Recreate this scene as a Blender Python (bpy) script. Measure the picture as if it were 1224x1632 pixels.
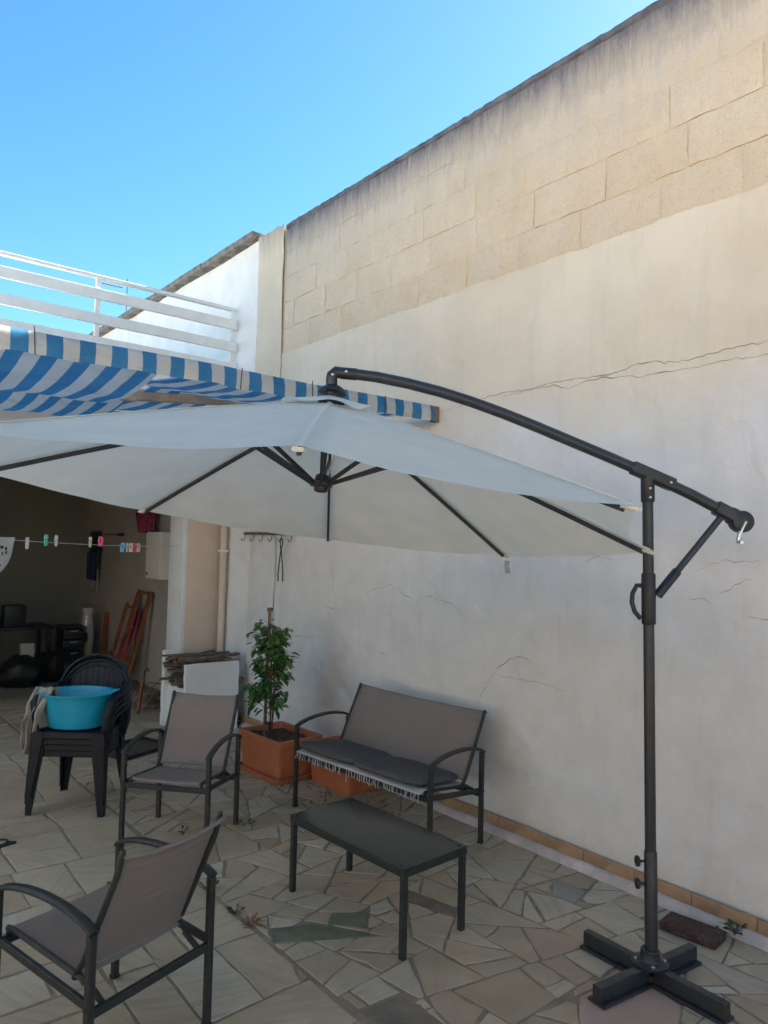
import bpy, bmesh, math, random
from math import sin, cos, pi, radians, sqrt, atan2, exp
from mathutils import Vector, Matrix, noise

for o in list(bpy.data.objects):
    bpy.data.objects.remove(o)
SC = bpy.context.scene
COL = SC.collection
rnd = random.Random(7)

# ------------------------------------------------------------------ camera
cam_d = bpy.data.cameras.new('camera')
cam = bpy.data.objects.new('camera', cam_d)
COL.objects.link(cam)
cam_d.sensor_fit = 'VERTICAL'
cam_d.sensor_height = 36.0
cam_d.lens = 1175.0 / 1632.0 * 36.0
cam_d.clip_start = 0.05
cam_d.clip_end = 2000.0
YAW, PITCH, ROLL = radians(39.3), radians(2.6), radians(1.37)
fw = Vector((sin(YAW) * cos(PITCH), cos(YAW) * cos(PITCH), sin(PITCH)))
r0 = Vector((cos(YAW), -sin(YAW), 0))
u0 = r0.cross(fw)
rt = r0 * cos(ROLL) + u0 * sin(ROLL)
up = -r0 * sin(ROLL) + u0 * cos(ROLL)
M3 = Matrix((rt, up, -fw)).transposed()
cam.matrix_world = Matrix.Translation((0, 0, 1.85)) @ M3.to_4x4()
SC.camera = cam

# ------------------------------------------------------------------ light
SUN_AZ = Vector((1.0, 0.02)).normalized()     # the sun stands beyond the high wall
SUN_EL = radians(37)
world = bpy.data.worlds.new('World')
SC.world = world
world.use_nodes = True
wn = world.node_tree.nodes
wl = world.node_tree.links
sky = wn.new('ShaderNodeTexSky')
sky.sky_type = 'NISHITA'
sky.sun_disc = False
sky.sun_elevation = SUN_EL
sky.sun_rotation = atan2(SUN_AZ.x, SUN_AZ.y)
sky.air_density = 0.8
sky.dust_density = 0.3
sky.ozone_density = 1.4
bg = wn['Background']
bg.inputs['Strength'].default_value = 0.055
hsv = wn.new('ShaderNodeHueSaturation')          # a clear, saturated southern sky
hsv.inputs['Hue'].default_value = 0.487
hsv.inputs['Saturation'].default_value = 1.25
wl.new(sky.outputs['Color'], hsv.inputs['Color'])
wl.new(hsv.outputs['Color'], bg.inputs['Color'])
sun_d = bpy.data.lights.new('sun', 'SUN')
sun_d.energy = 5.0
sun_d.angle = radians(0.53)
sun_d.color = (1.0, 0.93, 0.80)
sun = bpy.data.objects.new('sun', sun_d)
COL.objects.link(sun)
sun_dir = Vector((SUN_AZ.x * cos(SUN_EL), SUN_AZ.y * cos(SUN_EL), sin(SUN_EL)))
sun.rotation_euler = (-sun_dir).to_track_quat('-Z', 'Y').to_euler()
sun.location = sun_dir * 30
vs = SC.view_settings
vs.view_transform = 'Standard'
vs.look = 'None'
vs.exposure = 2.6
vs.gamma = 1.0
vs.use_curve_mapping = False

# ------------------------------------------------------------------ materials
def _nt(name):
    m = bpy.data.materials.new(name)
    m.use_nodes = True
    return m, m.node_tree, m.node_tree.nodes['Principled BSDF']

def N(nt, t, **kw):
    n = nt.nodes.new(t)
    for k, v in kw.items():
        setattr(n, k, v)
    return n

def noise_node(nt, vec, scale, detail=4, rough=0.55, dist=0.0):
    n = N(nt, 'ShaderNodeTexNoise')
    n.inputs['Scale'].default_value = scale
    n.inputs['Detail'].default_value = detail
    n.inputs['Roughness'].default_value = rough
    n.inputs['Distortion'].default_value = dist
    nt.links.new(vec, n.inputs['Vector'])
    return n.outputs['Fac']

def ramp(nt, fac, stops):
    n = N(nt, 'ShaderNodeValToRGB')
    el = n.color_ramp.elements
    while len(el) < len(stops):
        el.new(0.5)
    for e, (p, c) in zip(el, stops):
        e.position = p
        e.color = (c, c, c, 1) if isinstance(c, (int, float)) else (*c, 1)
    nt.links.new(fac, n.inputs['Fac'])
    return n.outputs['Color']

def mixc(nt, fac, a, b, mode='MIX'):
    n = N(nt, 'ShaderNodeMix', data_type='RGBA', blend_type=mode)
    for sock, v in ((n.inputs[0], fac), (n.inputs[6], a), (n.inputs[7], b)):
        if isinstance(v, bpy.types.NodeSocket):
            nt.links.new(v, sock)
        elif isinstance(v, (int, float)):
            sock.default_value = v
        else:
            sock.default_value = (*v, 1)
    return n.outputs[2]

def math_n(nt, op, a, b=0.0):
    n = N(nt, 'ShaderNodeMath', operation=op)
    for s, v in ((n.inputs[0], a), (n.inputs[1], b)):
        if isinstance(v, bpy.types.NodeSocket):
            nt.links.new(v, s)
        else:
            s.default_value = v
    return n.outputs[0]

def scaled(nt, vec, s):
    n = N(nt, 'ShaderNodeMapping')
    n.inputs['Scale'].default_value = s
    nt.links.new(vec, n.inputs['Vector'])
    return n.outputs['Vector']

def bump(nt, b, h, strength, dist=0.01, prev=None):
    n = N(nt, 'ShaderNodeBump')
    n.inputs['Strength'].default_value = strength
    n.inputs['Distance'].default_value = dist
    nt.links.new(h, n.inputs['Height'])
    if prev is not None:
        nt.links.new(prev, n.inputs['Normal'])
    nt.links.new(n.outputs['Normal'], b.inputs['Normal'])
    return n.outputs['Normal']

def simple(name, col, rough=0.6, var=0.18, vscale=9.0, bumps=0.15, bscale=60, metallic=0.0, spec=0.5, coat=0.0, dust=0.0, rv=0.1):
    """one colour with uneven tone, fine relief and a little dust"""
    m, nt, b = _nt(name)
    geo = N(nt, 'ShaderNodeTexCoord').outputs['Object']
    f = noise_node(nt, geo, vscale, 5, 0.6)
    lo = tuple(c * (1 - var) for c in col)
    hi = tuple(min(1, c * (1 + var)) for c in col)
    c = ramp(nt, f, [(0.3, lo), (0.7, hi)])
    if dust:
        f2 = noise_node(nt, geo, vscale * 2.7, 6, 0.7)
        c = mixc(nt, ramp(nt, f2, [(0.5, 0.0), (0.75, dust)]), c, (0.42, 0.38, 0.32))
    nt.links.new(c, b.inputs['Base Color'])
    r = ramp(nt, noise_node(nt, geo, vscale * 1.7, 3), [(0.3, max(0.02, rough - rv)), (0.7, min(1, rough + rv))])
    nt.links.new(r, b.inputs['Roughness'])
    b.inputs['Metallic'].default_value = metallic
    b.inputs['Specular IOR Level'].default_value = spec
    b.inputs['Coat Weight'].default_value = coat
    if bumps:
        bump(nt, b, noise_node(nt, geo, bscale, 4), bumps, 0.004)
    return m

def cloth_mat(name, col, trans=0.3, weave=900, var=0.08):
    m, nt, b = _nt(name)
    tc = N(nt, 'ShaderNodeTexCoord').outputs['Object']
    f = noise_node(nt, tc, 5, 5)
    c = ramp(nt, f, [(0.3, tuple(x * (1 - var) for x in col)), (0.7, col)])
    nt.links.new(c, b.inputs['Base Color'])
    b.inputs['Roughness'].default_value = 0.85
    b.inputs['Specular IOR Level'].default_value = 0.2
    nrm = bump(nt, b, noise_node(nt, tc, 14, 4), 0.12, 0.02)
    bump(nt, b, noise_node(nt, tc, weave, 1), 0.15, 0.001, nrm)
    if trans:
        t = N(nt, 'ShaderNodeBsdfTranslucent')
        nt.links.new(c, t.inputs['Color'])
        mx = N(nt, 'ShaderNodeMixShader')
        mx.inputs[0].default_value = trans
        out = nt.nodes['Material Output']
        nt.links.new(b.outputs[0], mx.inputs[1])
        nt.links.new(t.outputs[0], mx.inputs[2])
        nt.links.new(mx.outputs[0], out.inputs['Surface'])
    return m, nt, b, tc, c

M = {}

def wall_mat():
    """old lime render: warm cream above the crack, whitewash below, streaks and stains"""
    m, nt, b = _nt('old_render')
    pos = N(nt, 'ShaderNodeNewGeometry').outputs['Position']
    sep = N(nt, 'ShaderNodeSeparateXYZ')
    nt.links.new(pos, sep.inputs[0])
    z = sep.outputs['Z']
    big = noise_node(nt, pos, 0.9, 6, 0.6)
    mid = noise_node(nt, pos, 5.0, 6, 0.6)
    streak = noise_node(nt, scaled(nt, pos, (6, 6, 0.7)), 1.6, 6, 0.65)
    cream = ramp(nt, big, [(0.3, (0.61, 0.52, 0.39)), (0.7, (0.73, 0.655, 0.525))])
    white = ramp(nt, mid, [(0.25, (0.66, 0.645, 0.61)), (0.75, (0.76, 0.75, 0.72))])
    zz = math_n(nt, 'ADD', z, math_n(nt, 'MULTIPLY', math_n(nt, 'SUBTRACT', big, 0.5), 0.9))
    f = ramp(nt, math_n(nt, 'DIVIDE', zz, 5.0), [(0.50, 0.0), (0.585, 1.0)])
    c = mixc(nt, f, white, cream)
    c = mixc(nt, ramp(nt, streak, [(0.55, 0.0), (0.80, 0.22)]), c, (0.40, 0.37, 0.33))
    # grey weathering towards the top edge
    top = math_n(nt, 'ADD', z, math_n(nt, 'MULTIPLY', streak, 0.55))
    c = mixc(nt, ramp(nt, math_n(nt, 'DIVIDE', top, 6.0), [(0.835, 0.0), (0.87, 0.35), (0.905, 0.85)]), c, (0.17, 0.165, 0.17))
    # darker tone near the ground
    low = math_n(nt, 'ADD', z, math_n(nt, 'MULTIPLY', mid, 0.35))
    c = mixc(nt, ramp(nt, low, [(0.12, 0.45), (0.42, 0.0)]), c, (0.46, 0.43, 0.38))
    nt.links.new(c, b.inputs['Base Color'])
    b.inputs['Roughness'].default_value = 0.93
    b.inputs['Specular IOR Level'].default_value = 0.15
    n1 = bump(nt, b, noise_node(nt, pos, 6, 7, 0.6, 0.3), 0.28, 0.03)
    bump(nt, b, noise_node(nt, pos, 85, 6, 0.7), 0.5, 0.007, n1)
    return m

def block_mat():
    m, nt, b = _nt('tuff_block')
    pos = N(nt, 'ShaderNodeNewGeometry').outputs['Position']
    ri = N(nt, 'ShaderNodeObjectInfo').outputs['Random']
    sep = N(nt, 'ShaderNodeSeparateXYZ')
    nt.links.new(pos, sep.inputs[0])
    z = sep.outputs['Z']
    base = ramp(nt, ri, [(0.0, (0.62, 0.50, 0.34)), (0.5, (0.64, 0.525, 0.37)), (1.0, (0.67, 0.555, 0.40))])
    n1 = noise_node(nt, pos, 3.2, 8, 0.65)
    n2 = noise_node(nt, pos, 22, 6, 0.7)
    streak = noise_node(nt, scaled(nt, pos, (7, 7, 1.1)), 2.6, 9, 0.78, 0.5)
    c = mixc(nt, ramp(nt, n1, [(0.35, 0.0), (0.7, 0.55)]), base, (0.70, 0.62, 0.50))
    c = mixc(nt, ramp(nt, n2, [(0.5, 0.0), (0.8, 0.3)]), c, (0.42, 0.37, 0.30))
    pore = noise_node(nt, pos, 95, 4, 0.7)
    c = mixc(nt, ramp(nt, pore, [(0.56, 0.0), (0.70, 0.6)]), c, (0.30, 0.26, 0.21))
    t2 = math_n(nt, 'ADD', z, math_n(nt, 'MULTIPLY', streak, 1.2))
    c = mixc(nt, ramp(nt, math_n(nt, 'DIVIDE', t2, 6.0), [(0.80, 0.0), (0.90, 0.55)]), c, (0.47, 0.44, 0.40))
    t3 = math_n(nt, 'ADD', z, math_n(nt, 'MULTIPLY', streak, 0.45))
    c = mixc(nt, ramp(nt, math_n(nt, 'DIVIDE', t3, 6.0), [(0.812, 0.0), (0.845, 0.42), (0.868, 0.90)]), c, (0.10, 0.105, 0.135))
    nt.links.new(c, b.inputs['Base Color'])
    b.inputs['Roughness'].default_value = 0.95
    b.inputs['Specular IOR Level'].default_value = 0.1
    k1 = bump(nt, b, noise_node(nt, pos, 9, 8, 0.7), 0.7, 0.03)
    bump(nt, b, noise_node(nt, pos, 70, 5, 0.65), 0.45, 0.008, k1)
    return m

def stone_mat(name, stops, band=0.4, rough=0.55):
    """cut paving stone: tone from the stone's own number, veins run along each stone's own direction"""
    m, nt, b = _nt(name)
    pos = N(nt, 'ShaderNodeNewGeometry').outputs['Position']
    at = N(nt, 'ShaderNodeAttribute', attribute_name='tone').outputs['Fac']
    rot = N(nt, 'ShaderNodeVectorRotate', rotation_type='Z_AXIS')
    nt.links.new(pos, rot.inputs['Vector'])
    nt.links.new(math_n(nt, 'MULTIPLY', at, 37.0), rot.inputs['Angle'])
    v = rot.outputs['Vector']
    off = N(nt, 'ShaderNodeVectorMath', operation='ADD')
    comb = N(nt, 'ShaderNodeCombineXYZ')
    nt.links.new(math_n(nt, 'MULTIPLY', at, 53.0), comb.inputs[2])
    nt.links.new(v, off.inputs[0])
    nt.links.new(comb.outputs[0], off.inputs[1])
    v = off.outputs[0]
    base = ramp(nt, at, stops)
    vein = noise_node(nt, scaled(nt, v, (2.2, 26, 1)), 1.3, 6, 0.6, 0.4)
    c = mixc(nt, ramp(nt, vein, [(0.44, 0.0), (0.66, band)]), base, (0.31, 0.255, 0.185))
    c = mixc(nt, ramp(nt, noise_node(nt, v, 6, 5), [(0.35, 0.0), (0.7, 0.28)]), c, (0.52, 0.465, 0.36))
    spots = noise_node(nt, pos, 42, 4, 0.6)
    c = mixc(nt, ramp(nt, spots, [(0.62, 0.0), (0.74, 0.5)]), c, (0.27, 0.24, 0.19))
    grime = noise_node(nt, pos, 1.7, 6, 0.65)
    c = mixc(nt, ramp(nt, grime, [(0.42, 0.0), (0.72, 0.5)]), c, (0.27, 0.23, 0.17))
    nt.links.new(c, b.inputs['Base Color'])
    r = ramp(nt, noise_node(nt, pos, 5, 4), [(0.3, rough - 0.12), (0.7, rough + 0.18)])
    nt.links.new(r, b.inputs['Roughness'])
    b.inputs['Specular IOR Level'].default_value = 0.35
    k = bump(nt, b, vein, 0.25, 0.004)
    bump(nt, b, noise_node(nt, pos, 55, 5), 0.2, 0.003, k)
    return m

def ground_mat():
    m, nt, b = _nt('mortar_ground')
    pos = N(nt, 'ShaderNodeNewGeometry').outputs['Position']
    c = ramp(nt, noise_node(nt, pos, 11, 6, 0.7), [(0.3, (0.18, 0.145, 0.10)), (0.55, (0.265, 0.22, 0.158)), (0.8, (0.37, 0.315, 0.245))])
    nt.links.new(c, b.inputs['Base Color'])
    b.inputs['Roughness'].default_value = 0.95
    bump(nt, b, noise_node(nt, pos, 45, 6, 0.7), 0.6, 0.01)
    return m

def stripe_mat():
    m, nt, b, tc, c = cloth_mat('striped_awning_cloth', (0.62, 0.61, 0.57), 0.45)
    sep = N(nt, 'ShaderNodeSeparateXYZ')
    nt.links.new(tc, sep.inputs[0])
    wob = noise_node(nt, tc, 3, 3)
    x = math_n(nt, 'ADD', sep.outputs['X'], math_n(nt, 'MULTIPLY', wob, 0.012))
    fr = math_n(nt, 'FRACT', math_n(nt, 'DIVIDE', math_n(nt, 'ADD', x, 10.03), 0.166))
    s = ramp(nt, fr, [(0.495, 0.0), (0.505, 1.0)])
    fade = noise_node(nt, tc, 4, 5)
    blue = ramp(nt, fade, [(0.3, (0.045, 0.22, 0.44)), (0.7, (0.085, 0.31, 0.55))])
    white = ramp(nt, fade, [(0.3, (0.64, 0.63, 0.59)), (0.7, (0.76, 0.75, 0.72))])
    col = mixc(nt, s, white, blue)
    dirt = noise_node(nt, scaled(nt, tc, (3, 3, 9)), 3, 5, 0.65)
    col = mixc(nt, ramp(nt, dirt, [(0.5, 0.0), (0.8, 0.35)]), col, (0.30, 0.28, 0.25))
    for n in nt.nodes:
        if n.type == 'BSDF_TRANSLUCENT':
            nt.links.new(col, n.inputs['Color'])
    nt.links.new(col, b.inputs['Base Color'])
    return m

M['wall'] = wall_mat()
M['block'] = block_mat()
M['mortar'] = ground_mat()
M['stone'] = stone_mat('cream_paving', [(0.0, (0.31, 0.24, 0.158)), (0.2, (0.42, 0.338, 0.228)), (0.4, (0.48, 0.41, 0.297)), (0.55, (0.37, 0.272, 0.188)), (0.7, (0.44, 0.362, 0.25)), (0.85, (0.52, 0.468, 0.37)), (1.0, (0.40, 0.355, 0.275))], 0.55)
M['stone_green'] = stone_mat('green_marble', [(0.0, (0.035, 0.075, 0.045)), (1.0, (0.05, 0.10, 0.06))], 0.15, 0.4)
M['stone_dark'] = stone_mat('dark_brown_stone', [(0.0, (0.085, 0.07, 0.06)), (1.0, (0.12, 0.10, 0.09))], 0.2)
M['stone_pink'] = stone_mat('pink_stone', [(0.0, (0.36, 0.25, 0.21)), (1.0, (0.42, 0.29, 0.25))], 0.25)
M['stone_grey'] = stone_mat('grey_stone', [(0.0, (0.17, 0.17, 0.17)), (1.0, (0.22, 0.22, 0.22))], 0.2)
M['white_plaster'] = simple('white_plaster', (0.76, 0.75, 0.72), 0.9, 0.06, 3, 0.3, 25, spec=0.15)
M['white_paint'] = simple('white_wall_paint', (0.80, 0.79, 0.76), 0.85, 0.07, 2.5, 0.25, 20, spec=0.2, dust=0.12)
M['cream_paint'] = simple('cream_paint', (0.66, 0.53, 0.42), 0.88, 0.07, 3, 0.2, 30, spec=0.2)
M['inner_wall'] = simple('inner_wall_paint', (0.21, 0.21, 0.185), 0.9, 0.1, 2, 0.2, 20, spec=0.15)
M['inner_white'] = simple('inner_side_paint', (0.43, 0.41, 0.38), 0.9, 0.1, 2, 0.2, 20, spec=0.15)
M['coping'] = simple('weathered_coping', (0.20, 0.185, 0.165), 0.95, 0.5, 7, 0.8, 30, spec=0.1, dust=0.4)
M['capping'] = simple('dark_capping', (0.13, 0.13, 0.14), 0.95, 0.45, 6, 0.8, 25, spec=0.1)
M['tile'] = simple('brown_skirting_tile', (0.36, 0.225, 0.13), 0.6, 0.3, 6, 0.3, 50, dust=0.35)
M['kerb'] = simple('peeling_kerb_paint', (0.55, 0.46, 0.42), 0.9, 0.25, 6, 0.6, 30, dust=0.5)
M['rail'] = simple('white_rail_paint', (0.72, 0.72, 0.68), 0.5, 0.08, 6, 0.1, 40, dust=0.15)
M['stripe'] = stripe_mat()
M['canopy'] = cloth_mat('ecru_canopy', (0.92, 0.90, 0.79), 0.42, var=0.08)[0]
M['steel'] = simple('charcoal_coated_steel', (0.026, 0.029, 0.033), 0.40, 0.12, 12, 0.08, 220, spec=0.45, dust=0.03)
M['frame'] = simple('anthracite_frame_paint', (0.026, 0.029, 0.028), 0.42, 0.15, 14, 0.08, 200, spec=0.35, dust=0.04)
M['plastic_blk'] = simple('black_plastic', (0.018, 0.019, 0.021), 0.45, 0.2, 8, 0.1, 120)
M['navy_plastic'] = simple('navy_resin', (0.006, 0.009, 0.014), 0.5, 0.2, 6, 0.1, 90, spec=0.28, dust=0.012)
M['sling'] = cloth_mat('taupe_sling', (0.235, 0.20, 0.178), 0.06, 500, 0.1)[0]
M['cushion'] = cloth_mat('grey_cushion', (0.088, 0.088, 0.088), 0.0, 700, 0.15)[0]
M['white_cloth'] = cloth_mat('white_cotton', (0.66, 0.65, 0.62), 0.2, 600)[0]
M['beige_cloth'] = cloth_mat('beige_cotton', (0.40, 0.36, 0.30), 0.15, 600, 0.2)[0]
M['glass_top'] = simple('dark_tempered_glass', (0.022, 0.029, 0.023), 0.24, 0.1, 5, 0.0, 60, spec=0.45, dust=0.03, rv=0.02)
M['terracotta'] = simple('terracotta_plastic', (0.42, 0.135, 0.06), 0.55, 0.12, 5, 0.12, 50, dust=0.22)
M['soil'] = simple('dry_soil', (0.075, 0.052, 0.035), 0.98, 0.5, 30, 1.0, 60, spec=0.1)
M['bark'] = simple('bark', (0.16, 0.11, 0.07), 0.95, 0.35, 25, 0.7, 60, spec=0.1)
M['blue'] = simple('turquoise_plastic', (0.004, 0.29, 0.45), 0.38, 0.10, 5, 0.08, 60, dust=0.08)
M['wood'] = simple('old_grey_wood', (0.17, 0.125, 0.09), 0.9, 0.45, 14, 0.6, 50, spec=0.1)
M['pale_wood'] = simple('pale_weathered_wood', (0.40, 0.335, 0.265), 0.85, 0.25, 9, 0.4, 40, spec=0.15)
M['bounce_tile'] = simple('pale_clay_tile', (0.58, 0.50, 0.36), 0.7, 0.1, 3, 0.1, 40)  # floor of the added porch, pale and warm to bounce sunlight
M['orange_wood'] = simple('orange_varnished_wood', (0.24, 0.072, 0.028), 0.5, 0.35, 10, 0.2, 50)
M['brick'] = simple('brown_brick', (0.085, 0.05, 0.04), 0.9, 0.3, 18, 0.8, 60, spec=0.15, dust=0.25)
M['chrome'] = simple('dull_chrome', (0.55, 0.55, 0.55), 0.3, 0.1, 10, 0.0, 50, metallic=1.0)
M['iron'] = simple('rusty_iron', (0.10, 0.075, 0.06), 0.8, 0.4, 20, 0.4, 80, metallic=0.3)
M['crack'] = simple('crack_shadow_gap', (0.24, 0.205, 0.17), 1.0, 0.3, 20, 0.0, 50, spec=0.0)  # flat ribbons: the shade inside a crack is put into their colour
M['ridge'] = simple('plaster_ridge', (0.55, 0.53, 0.49), 0.95, 0.2, 12, 0.3, 50, spec=0.1)
M['pink'] = simple('pink_plastic', (0.62, 0.07, 0.16), 0.45, 0.1, 5, 0.05, 50)
M['magenta'] = simple('magenta_cloth', (0.30, 0.04, 0.10), 0.8, 0.2, 8, 0.2, 50)
M['peg_blue'] = simple('pale_blue_plastic', (0.10, 0.36, 0.60), 0.45, 0.05, 5, 0.0)
M['peg_green'] = simple('sea_green_plastic', (0.05, 0.35, 0.28), 0.45, 0.05, 5, 0.0)
M['peg_cream'] = simple('cream_plastic', (0.66, 0.50, 0.33), 0.5, 0.05, 5, 0.0)
M['peg_white'] = simple('clear_white_plastic', (0.42, 0.44, 0.42), 0.4, 0.05, 5, 0.0)
M['line'] = simple('pale_cord', (0.55, 0.56, 0.54), 0.7, 0.1, 20, 0.0)
M['ink'] = simple('black_print', (0.03, 0.03, 0.03), 0.8, 0.1, 5, 0.0)
M['navy_cloth'] = simple('navy_cloth', (0.012, 0.045, 0.13), 0.85, 0.2, 8, 0.3, 60)
M['grey_metal'] = simple('grey_sheet', (0.30, 0.31, 0.30), 0.5, 0.1, 8, 0.05, 40)
M['bag'] = simple('black_bin_bag', (0.013, 0.013, 0.014), 0.5, 0.3, 9, 1.0, 14, spec=0.4)
M['olive'] = simple('olive_sack', (0.07, 0.075, 0.04), 0.9, 0.3, 12, 0.6, 40)
M['paper'] = simple('white_card', (0.50, 0.49, 0.46), 0.8, 0.06, 6, 0.0)
M['dead'] = simple('dead_leaf', (0.19, 0.115, 0.06), 0.9, 0.4, 20, 0.2, 50)
M['concrete'] = simple('grey_floor_screed', (0.27, 0.25, 0.21), 0.85, 0.25, 2.2, 0.3, 30)
M['yellow'] = simple('yellow_brass', (0.50, 0.34, 0.08), 0.45, 0.1, 5, 0.0)

def leaf_mat(name, lo, hi):
    m, nt, b = _nt(name)
    at = N(nt, 'ShaderNodeAttribute', attribute_name='tone').outputs['Fac']
    c = ramp(nt, at, [(0.0, lo), (1.0, hi)])
    nt.links.new(c, b.inputs['Base Color'])
    b.inputs['Roughness'].default_value = 0.42
    t = N(nt, 'ShaderNodeBsdfTranslucent')
    nt.links.new(c, t.inputs['Color'])
    mx = N(nt, 'ShaderNodeMixShader')
    mx.inputs[0].default_value = 0.3
    nt.links.new(b.outputs[0], mx.inputs[1])
    nt.links.new(t.outputs[0], mx.inputs[2])
    nt.links.new(mx.outputs[0], nt.nodes['Material Output'].inputs['Surface'])
    return m
M['leaf'] = leaf_mat('pepper_leaf', (0.036, 0.095, 0.025), (0.15, 0.29, 0.075))
M['weed'] = leaf_mat('weed_leaf', (0.03, 0.06, 0.025), (0.09, 0.13, 0.05))

# ------------------------------------------------------------------ mesh builder
class MB:
    def __init__(self):
        self.v, self.f, self.a = [], [], []
        self.tone = 0.5
    def _add(self, vs_, fs_):
        b = len(self.v)
        self.v += [tuple(p) for p in vs_]
        self.a += [self.tone] * len(vs_)
        self.f += [tuple(b + i for i in f) for f in fs_]
        return self
    def box(self, c, s, rz=0.0, R=None):
        hx, hy, hz = s[0] / 2, s[1] / 2, s[2] / 2
        if R is None:
            R = Matrix.Rotation(rz, 3, 'Z')
        c = Vector(c)
        vs_ = [c + R @ Vector((x * hx, y * hy, z * hz)) for x, y, z in
               ((-1, -1, -1), (1, -1, -1), (1, 1, -1), (-1, 1, -1), (-1, -1, 1), (1, -1, 1), (1, 1, 1), (-1, 1, 1))]
        return self._add(vs_, [(0, 3, 2, 1), (4, 5, 6, 7), (0, 1, 5, 4), (1, 2, 6, 5), (2, 3, 7, 6), (3, 0, 4, 7)])
    def sweep(self, path, prof, upv=(0, 0, 1), cap=True, scales=None):
        P = [Vector(p) for p in path]
        n = len(prof)
        rings = []
        upv = Vector(upv)
        for i, p in enumerate(P):
            if i == 0: t = P[1] - P[0]
            elif i == len(P) - 1: t = P[-1] - P[-2]
            else: t = (P[i + 1] - P[i]).normalized() + (P[i] - P[i - 1]).normalized()
            t.normalize()
            s = t.cross(upv)
            if s.length < 1e-3:
                s = t.cross(Vector((1, 0, 0)))
            s.normalize()
            u = s.cross(t).normalized()
            k = scales[i] if scales else 1.0
            # keep the section width at corners
            if 0 < i < len(P) - 1:
                d = (P[i] - P[i - 1]).normalized()
                kk = 1.0 / max(0.5, d.dot(t))
            else:
                kk = 1.0
            rings.append([p + s * (a * k) + u * (b_ * k * kk) for a, b_ in prof])
        vs_ = [q for r in rings for q in r]
        fs_ = []
        for i in range(len(P) - 1):
            for j in range(n):
                a, b_ = i * n + j, i * n + (j + 1) % n
                fs_.append((a, b_, b_ + n, a + n))
        if cap:
            fs_.append(tuple(range(n))[::-1])
            fs_.append(tuple((len(P) - 1) * n + j for j in range(n)))
        return self._add(vs_, fs_)
    def tube(self, path, r, n=10, upv=(0, 0, 1), scales=None):
        return self.sweep(path, [(r * cos(2 * pi * k / n), r * sin(2 * pi * k / n)) for k in range(n)], upv, True, scales)
    def bar(self, path, w, h, ch=0.15, upv=(0, 0, 1), scales=None):
        a, b_ = w / 2, h / 2
        c = min(w, h) * ch
        prof = [(a - c, b_), (a, b_ - c), (a, -b_ + c), (a - c, -b_), (-a + c, -b_), (-a, -b_ + c), (-a, b_ - c), (-a + c, b_)]
        return self.sweep(path, prof[::-1], upv, True, scales)
    def lathe(self, prof, n=32, c=(0, 0, 0), sx=1.0, sy=1.0, axis=None, closed=False):
        R = Vector((0, 0, 1)).rotation_difference(Vector(axis)).to_matrix() if axis else Matrix.Identity(3)
        c = Vector(c)
        vs_ = []
        for r, z in prof:
            for k in range(n):
                vs_.append(c + R @ Vector((r * cos(2 * pi * k / n) * sx, r * sin(2 * pi * k / n) * sy, z)))
        fs_ = []
        for i in range(len(prof) - 1):
            for k in range(n):
                a, b_ = i * n + k, i * n + (k + 1) % n
                fs_.append((a, b_, b_ + n, a + n))
        fs_.append(tuple(range(n))[::-1])
        fs_.append(tuple((len(prof) - 1) * n + k for k in range(n)))
        return self._add(vs_, fs_)
    def grid(self, fn, nu, nv):
        vs_ = [fn(i / nu, j / nv) for i in range(nu + 1) for j in range(nv + 1)]
        fs_ = [(i * (nv + 1) + j, (i + 1) * (nv + 1) + j, (i + 1) * (nv + 1) + j + 1, i * (nv + 1) + j + 1)
               for i in range(nu) for j in range(nv)]
        return self._add(vs_, fs_)
    def loft(self, rings, cap=(True, True)):
        n = len(rings[0])
        vs_ = [p for r in rings for p in r]
        fs_ = []
        for i in range(len(rings) - 1):
            for j in range(n):
                a, b_ = i * n + j, i * n + (j + 1) % n
                fs_.append((a, b_, b_ + n, a + n))
        if cap[0]: fs_.append(tuple(range(n))[::-1])
        if cap[1]: fs_.append(tuple((len(rings) - 1) * n + j for j in range(n)))
        return self._add(vs_, fs_)
    def build(self, name, mat, parent=None, smooth=35, bevel=0.0, solid=0.0, subd=0, loc=None, segs=2):
        me = bpy.data.meshes.new(name)
        me.from_pydata(self.v, [], self.f)
        at = me.attributes.new('tone', 'FLOAT', 'POINT')
        at.data.foreach_set('value', self.a)
        if bevel:
            bm = bmesh.new()
            bm.from_mesh(me)
            es = [e for e in bm.edges if len(e.link_faces) == 2 and e.calc_face_angle(0) > 0.6]
            bmesh.ops.bevel(bm, geom=es, offset=bevel, segments=segs, profile=0.6, affect='EDGES', clamp_overlap=True)
            bm.to_mesh(me)
            bm.free()
        me.materials.append(M[mat] if isinstance(mat, str) else mat)
        if smooth:
            me.shade_smooth()
            me.set_sharp_from_angle(angle=radians(smooth))
        me.validate()
        me.update()
        o = bpy.data.objects.new(name, me)
        COL.objects.link(o)
        if parent is not None:
            o.parent = parent
        if loc is not None:
            o.location = loc
        if solid:
            md = o.modifiers.new('thickness', 'SOLIDIFY')
            md.thickness = solid
            md.offset = 0
        if subd:
            md = o.modifiers.new('smooth', 'SUBSURF')
            md.levels = md.render_levels = subd
        return o

def tag(o, label=None, cat=None, group=None, kind=None):
    if label: o['label'] = label
    if cat: o['category'] = cat
    if group: o['group'] = group
    if kind: o['kind'] = kind
    return o

def thing(name, label, cat, loc=(0, 0, 0), rz=0.0, group=None):
    o = bpy.data.objects.new(name, None)
    o.empty_display_size = 0.1
    COL.objects.link(o)
    o.location = loc
    o.rotation_euler = (0, 0, rz)
    return tag(o, label, cat, group)

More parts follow.
